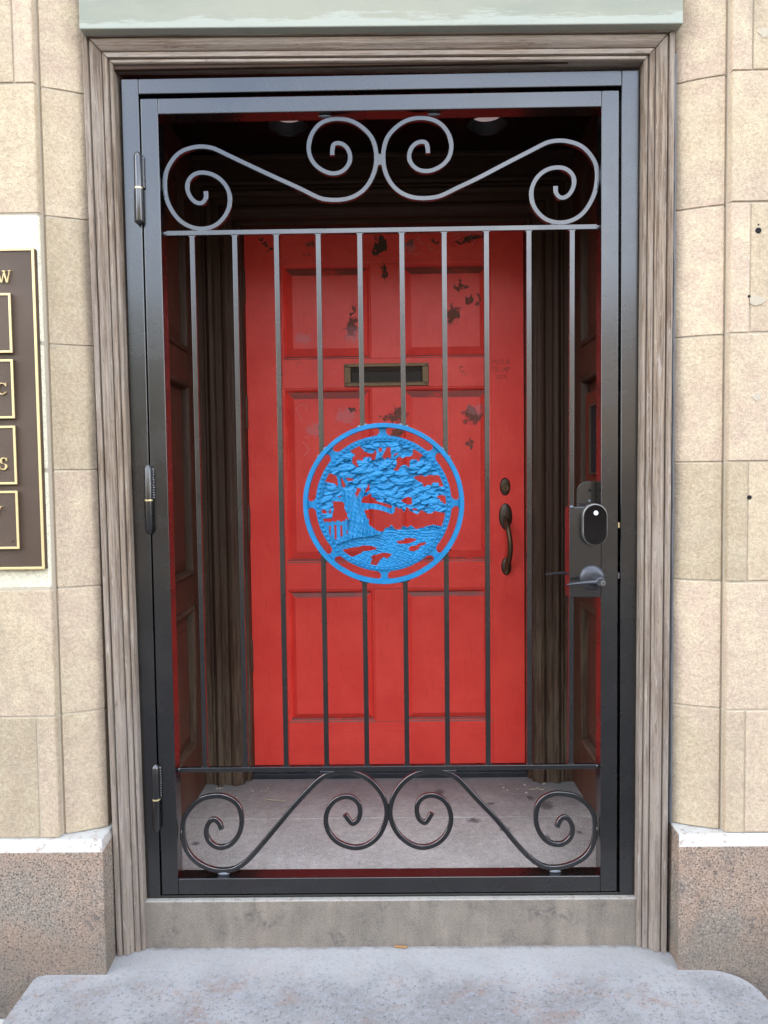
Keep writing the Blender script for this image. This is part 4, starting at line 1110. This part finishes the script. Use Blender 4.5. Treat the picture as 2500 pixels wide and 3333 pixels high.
dbl = G().prism_y(capsule(.5110, .5755, .9405, 1.0495), -.0225, -.0016).mk('keypad_lock', M['rim_metal'], GL, bevel=.0025, seg=3)
G().prism_y(capsule(.5138, .5727, .9433, 1.0467), -.0242, -.0226).mk('touch_glass', M['glass_black'], dbl, bevel=.0010, seg=3)
lathe_mk('badge', [(0, -.0006), (.0056, -.0006), (.0060, 0)], (.5445, -.0243, 1.0255), M['white_disc'], dbl, n=28)
tc = bpy.data.curves.new('badge_text', 'FONT'); tc.body = 'Yale'; tc.size = .0042; tc.align_x = 'CENTER'; tc.align_y = 'CENTER'; tc.extrude = .0001
to = bpy.data.objects.new('badge_text', tc); COL.objects.link(to)
dg_ = bpy.context.evaluated_depsgraph_get(); me = bpy.data.meshes.new_from_object(to.evaluated_get(dg_)); bpy.data.objects.remove(to)
Vt = [(v.co.x + .5445, -.0251 - v.co.z, v.co.y + 1.0255) for v in me.vertices]
mk('badge_text', Vt, [tuple(p.vertices) for p in me.polygons], M['print_dark'], dbl)
# lever
rose = lathe_mk('lever_lock', [(0, -.0105), (.012, -.0105), (.020, -.0095), (.0285, -.0065), (.0325, -.003), (.0335, 0), (.0335, .001)], (.5410, -.0016, .8545), M['lever'], GL, n=40)
lathe_mk('hub', [(0, -.048), (.0095, -.048), (.0115, -.0465), (.0125, -.043), (.0125, -.036), (.0145, -.028), (.0160, -.016), (.0165, -.009)], (.5500, -.0016, .8500), M['lever'], rose, n=28)
lathe_mk('key_cylinder', [(0, -.0492), (.0062, -.0492), (.0068, -.0480)], (.5560, -.0016, .8470), M['steel'], rose, n=24)
box('keyway', .5552, .5568, -.0515, -.0507, .8435, .8505, M['void'], rose, 0)
def lever(y, s, x0, z0, x1, z1, nm, par):
    R = []
    for t in np.linspace(0, 1, 12):
        x = x0 + (x1 - x0) * t; z = z0 + (z1 - z0) * t + .002 * math.sin(t * 3); h = .0095 - .0062 * t; d = .006 - .002 * t
        yy = y - s * .006 * math.sin(t * math.pi) * 1
        R.append([(x, yy + d * math.cos(a), z + h * math.sin(a) * .72) for a in [2 * math.pi * i / 14 for i in range(14)]])
    return G().rings(R).mk(nm, M['lever'], par, smooth=50)
lever(-.041, 1, .5530, .8490, .4650, .8430, 'lever', rose)
rr_ = lathe_mk('inner_lever_lock', [(.0335, -.001), (.0335, 0), (.030, .005), (.016, .010), (.0125, .020), (.0115, .045), (0, .046)], (.5410, TD + .001, .8545), M['lever'], GL, n=36)
lever(TD + .042, -1, .548, .853, .4380, .8525, 'lever', rr_)
wd(.4875, 1.0405, .006, .005, 'zinc', y=.0)

# ------------------------------------------------------------------ medallion
med = lathe_mk('medallion', [(.1985, -.0045), (.1990, -.0060), (.2095, -.0060), (.2103, -.0050), (.2103, .0165), (.1985, .0165), (.1985, -.0045)], (MC[0], 0, MC[1]), M['blue'], GL, n=160, smooth=35)
# (a closed rectangular hoop)
Y_F, Y_B = .0025, .0125
RI, RO = .1635, .1782
lathe_mk('beaded_band', [(RI, Y_B), (RI, Y_F - .0012), (RI + .0022, Y_F - .0016), (RI + .0032, Y_F), (RO - .001, Y_F), (RO, Y_F + .001), (RO, Y_B), (RI, Y_B)], (MC[0], 0, MC[1]), M['blue'], med, n=160, smooth=35)
bead0 = None
for i in range(84):
    a = 2 * math.pi * (i + .5) / 84; r = .1715
    loc = Vector((MC[0] + r * math.cos(a), Y_F + .0008, MC[1] + r * math.sin(a)))
    if bead0 is None:
        bead0 = lathe_mk('bead', [(0, -.0052), (.0020, -.0047), (.0036, -.0028), (.0042, 0), (.0042, .001)], tuple(loc), M['blue'], med, n=12, smooth=80)
        base = Vector(bead0.location) - loc
    else:
        c = bead0.copy(); COL.objects.link(c); c.parent = med; c.location = loc + base
for i in range(8):
    a = math.pi / 4 * i; d = Vector((math.cos(a), math.sin(a))); n_ = Vector((-d.y, d.x))
    P = []
    for s in (1, -1):
        seq = [(RO - .002, .024), (RO + .0025, .0135), (RO + .0065, .0100), (RO + .0120, .0085), (RO + .0170, .0095), (.1990, .0165)]
        if s < 0: seq = seq[::-1]
        for r, h in seq: P.append((MC[0] + d.x * math.sqrt(max(0, r * r - h * h)) + n_.x * h * s, MC[1] + d.y * math.sqrt(max(0, r * r - h * h)) + n_.y * h * s))
    G().prism_y(P, Y_F + .0012, Y_B - .001).mk('spoke', M['blue'], med, bevel=.0015, seg=2)
# cast relief: a mesh grid cut by the openings traced in tenths of a millimetre from the centre
def inside(poly, X, Z):
    r = np.zeros(X.shape, bool); n = len(poly)
    for i in range(n):
        x0, z0 = poly[i]; x1, z1 = poly[(i + 1) % n]
        if z0 == z1: continue
        cnd = ((z0 > Z) != (z1 > Z)) & (X < (x1 - x0) * (Z - z0) / (z1 - z0) + x0)
        r ^= cnd
    return r
ST = 8.0
ax = np.arange(-1660, 1661, ST)
CX, CZ = np.meshgrid((ax[:-1] + ax[1:]) / 2, (ax[:-1] + ax[1:]) / 2, indexing='ij')
wob = np.random.RandomState(3)
live = (CX ** 2 + CZ ** 2) < 1640 ** 2
for h in HOLES:
    live &= ~inside([(x, z) for x, z in h], CX, CZ)
reg = np.zeros(CX.shape, int)      # 0 crown 1 trunk 2 fence 3 ground
for h in EARTH: reg[inside(h, CX, CZ)] = 3
for h in FENCE: reg[inside(h, CX, CZ)] = 2
for h in TRUNK: reg[inside(h, CX, CZ)] = 1
low_ = CZ < -560; reg[low_ & (reg == 0)] = 3
# heights at the grid vertices
VX_, VZ_ = np.meshgrid(ax, ax, indexing='ij')
hr = np.full(VX_.shape, -9.0)
q = random.Random(11)
for i in range(420):
    cx, cz = q.uniform(-1640, 1640), q.uniform(-650, 1640)
    a_, b_ = q.uniform(80, 230), q.uniform(42, 90); th = q.gauss(.12, .35)
    dx = (VX_ - cx) * math.cos(th) + (VZ_ - cz) * math.sin(th); dz = -(VX_ - cx) * math.sin(th) + (VZ_ - cz) * math.cos(th)
    dd = (dx / a_) ** 2 + (dz / b_) ** 2
    lvl = q.uniform(0, 30)
    hh = lvl + 17 * np.clip(1 - dd, 0, 1) ** .45 - dz / b_ * 10
    hr = np.where((dd < 1) & (hh > hr), hh, hr)
hr = np.where(hr < 0, 4, hr)
rad = np.arctan2(VX_ + 120, VZ_ + 2300)
def nz_(X, Z, sx, sz, seed, n=14):
    r_ = np.random.RandomState(seed); o_ = np.zeros(X.shape)
    for _ in range(n):
        a_, p_ = r_.uniform(0, 2 * math.pi), r_.uniform(0, 6.28); f_ = r_.uniform(.5, 1.6)
        o_ += np.sin(f_ * (X * sx * math.cos(a_) + Z * sz * math.sin(a_)) + p_)
    return o_ / math.sqrt(n / 2)
h_crown = hr + 1.5 * nz_(VX_, VZ_, .045, .085, 21)
flare = (VX_ + 330) / (1 + np.exp(-(VZ_ + 250) / 160) * -.35 + .5 * np.clip((-300 - VZ_) / 400, 0, 1.2))
h_trunk = 40 + 4.5 * nz_(VX_ + .12 * VZ_ * np.sign(VX_ + 330) * (VZ_ < -200), VZ_, .075, .010, 4) + 1.8 * nz_(VX_, VZ_, .06, .04, 6)
h_gr = 8 + 5.5 * nz_(VX_, VZ_ + .12 * VX_, .012, .085, 8) * np.exp(-np.clip(-560 - VZ_, 0, 900) / 330) + 2.0 * nz_(VX_, VZ_, .05, .07, 9)
bush = (VZ_ > -640) & (VX_ > 150)
h_gr = np.where(bush, 16 + 10 * nz_(VX_, VZ_, .07, .07, 12), h_gr)
h_f = np.full(VX_.shape, 12.0)
def relief(name, code, Hh, label=None):
    cells = np.argwhere(live & (reg == code))
    nx = len(ax)
    idx = {}
    V = []; F = []
    cs = set(map(tuple, cells))
    def vid(i, j, back):
        k_ = (i, j, back)
        if k_ not in idx:
            idx[k_] = len(V)
            jx = mnoise.noise((ax[i] * .02, ax[j] * .02, 5)) * 3; jz = mnoise.noise((ax[i] * .02, ax[j] * .02, 9)) * 3
            V.append((MC[0] + (ax[i] + jx) * 1e-4, (Y_B - .0015) if back else (Y_F + .0045 - Hh[i, j] * 1e-4 * 2.1), MC[1] + (ax[j] + jz) * 1e-4))
        return idx[k_]
    for i, j in cells:
        F.append((vid(i, j, 0), vid(i + 1, j, 0), vid(i + 1, j + 1, 0), vid(i, j + 1, 0)))
        for di, dj, A, B in ((-1, 0, (i, j), (i, j + 1)), (1, 0, (i + 1, j + 1), (i + 1, j)), (0, -1, (i + 1, j), (i, j)), (0, 1, (i, j + 1), (i + 1, j + 1))):
            if (i + di, j + dj) not in cs:
                F.append((vid(*A, 0), vid(*B, 0), vid(*B, 1), vid(*A, 1)))
    if not V: return
    return mk(name, V, F, M['blue'], med, smooth=40)
relief('tree_crown', 0, h_crown); relief('tree_trunk', 1, h_trunk); relief('ground_relief', 3, h_gr)
# picket fence of the relief: posts one by one
relief('fence_rail', 2, h_f - 6)
for x0, x1 in ((-1015, -960), (-880, -815), (-735, -660), (-580, -510), (-450, -390)):
    lo_ = {-1015: -700, -880: -870, -735: -900, -580: -830, -450: -700}[x0]
    G().prism_y([(MC[0] + x0 * 1e-4, MC[1] + lo_ * 1e-4), (MC[0] + x1 * 1e-4, MC[1] + lo_ * 1e-4), (MC[0] + x1 * 1e-4, MC[1] - .0385), (MC[0] + x0 * 1e-4, MC[1] - .0395)], Y_F - .0002, Y_F + .004).mk('picket', M['blue'], med, bevel=.0006, seg=1)
lathe_mk('knot', [(.0020, .001), (.0030, -.0012), (.0052, -.0012), (.0062, .001)], (MC[0] - .0518, Y_F - .0035, MC[1] - .0342), M['blue'], med, n=20)

# ------------------------------------------------------------------ brown wall plaque
PL = thing('name_plaque', 'brown cast plaque with gold borders and letters, cut by the left edge', 'plaque', (-1.15, -.1, .906))
g = G(); g.box(-1.46, -.8475, -.1035, -.0865, .906, 1.694); g.mk('plate', M['plaque'], PL, bevel=.0015)
def border(x0, x1, z0, z1, w, y0, y1, nm='gold_border'):
    g = G(); R = []
    for cx, cz, sx, sz in ((x0, z0, 1, 1), (x1, z0, -1, 1), (x1, z1, -1, -1), (x0, z1, 1, -1)):
        R.append([(cx, y1, cz), (cx, y0 + .0004, cz), (cx + sx * .0006, y0, cz + sz * .0006), (cx + sx * (w - .0006), y0, cz + sz * (w - .0006)), (cx + sx * w, y0 + .0004, cz + sz * w), (cx + sx * w, y1, cz + sz * w)])
    return g.rings(R, close=True).mk(nm, M['gold'], PL)
border(-1.46, -.8475, .906, 1.694, .0062, -.1065, -.1033)
for z0, z1 in ((1.440, 1.584), (1.280, 1.424), (1.118, 1.262), (.958, 1.102)):
    box('name_panel', -1.40, -.9050, -.1115, -.1036, z0, z1, M['plaque'], PL, .001)
    border(-1.40, -.9050, z0, z1, .0055, -.1140, -.1113)
def poly_letter(polys, x, z, h, nm):
    g = G()
    for P in polys: g.prism_y([(x + a * h, z + b * h) for a, b in P], -.1165 if nm != 'letter_w' else -.1085, -.1113 if nm != 'letter_w' else -.1033)
    return g.mk('letter', M['gold'], PL, bevel=.0003, seg=1)
Wp = [[(0, .96), (.16, .96), (.42, .02), (.34, .02)], [(.36, .02), (.42, .02), (.64, .86), (.58, .90)], [(.50, .96), (.64, .96), (.86, .02), (.78, .02)], [(.80, .02), (.86, .02), (1.10, .96), (1.04, .96)], [(-.06, .955), (.24, .955), (.24, 1), (-.06, 1)], [(.44, .955), (.72, .955), (.72, 1), (.44, 1)], [(.94, .955), (1.2, .955), (1.2, 1), (.94, 1)]]
poly_letter(Wp, -.904 - 1.2 * .030, 1.610, .030, 'letter_w')
def arc(cx, cz, r0, r1, a0, a1, thick, n=18, sx=1, fn=None):
    out = []
    for i in range(n):
        t0, t1 = i / n, (i + 1) / n; P = []
        for t, rr2 in ((t0, 1), (t1, 1), (t1, 0), (t0, 0)):
            a = math.radians(a0 + (a1 - a0) * t); th = fn(t) * thick if fn else thick
            rx = (r0 - th * (1 - rr2)); rz = (r1 - th * .6 * (1 - rr2))
            P.append((cx + rx * math.cos(a) * sx, cz + rz * math.sin(a)))
        out.append(P)
    return out
Cp = arc(.48, .5, .46, .50, 42, 318, .17, fn=lambda t: .28 + .9 * math.sin(math.pi * t)) + [[(.80, .70), (.86, .70), (.86, 1.0), (.80, .93)], [(.80, .13), (.86, .22), (.83, .25), (.78, .20)]]
poly_letter(Cp, -.923 - .86 * .029, 1.338, .029, 'letter_c')
Sp = arc(.36, .74, .27, .26, 35, 255, .13, 14, fn=lambda t: .4 + .8 * math.sin(math.pi * t)) + arc(.36, .26, .30, .26, 80, -145, .14, 14, fn=lambda t: .4 + .8 * math.sin(math.pi * t)) + [[(.58, .72), (.63, .72), (.63, 1.0), (.58, .94)], [(.08, .28), (.03, .28), (.03, 0), (.08, .06)]]
poly_letter(Sp, -.928 - .63 * .030, 1.154, .030, 'letter_s')
Yp = [[(.0, .96), (.14, .96), (.46, .45), (.38, .42)], [(.72, .96), (.78, .96), (.46, .42), (.42, .45)], [(.38, .45), (.48, .45), (.48, .0), (.38, .0)], [(-.05, .955), (.24, .955), (.24, 1), (-.05, 1)], [(.6, .955), (.88, .955), (.88, 1), (.6, 1)]]
poly_letter(Yp, -.943 - .88 * .026, 1.545, .026, 'letter_y')
poly_letter(Yp, -.943 - .88 * .024, 1.040, .024, 'letter_y')
lathe_mk('rivet', [(0, -.0015), (.0022, -.001), (.0028, .0005)], (-.922, -.1115, .978), M['brass_dark'], PL, n=12)

print('triangles', sum(len(o.data.polygons) for o in bpy.data.objects if o.type == 'MESH'))
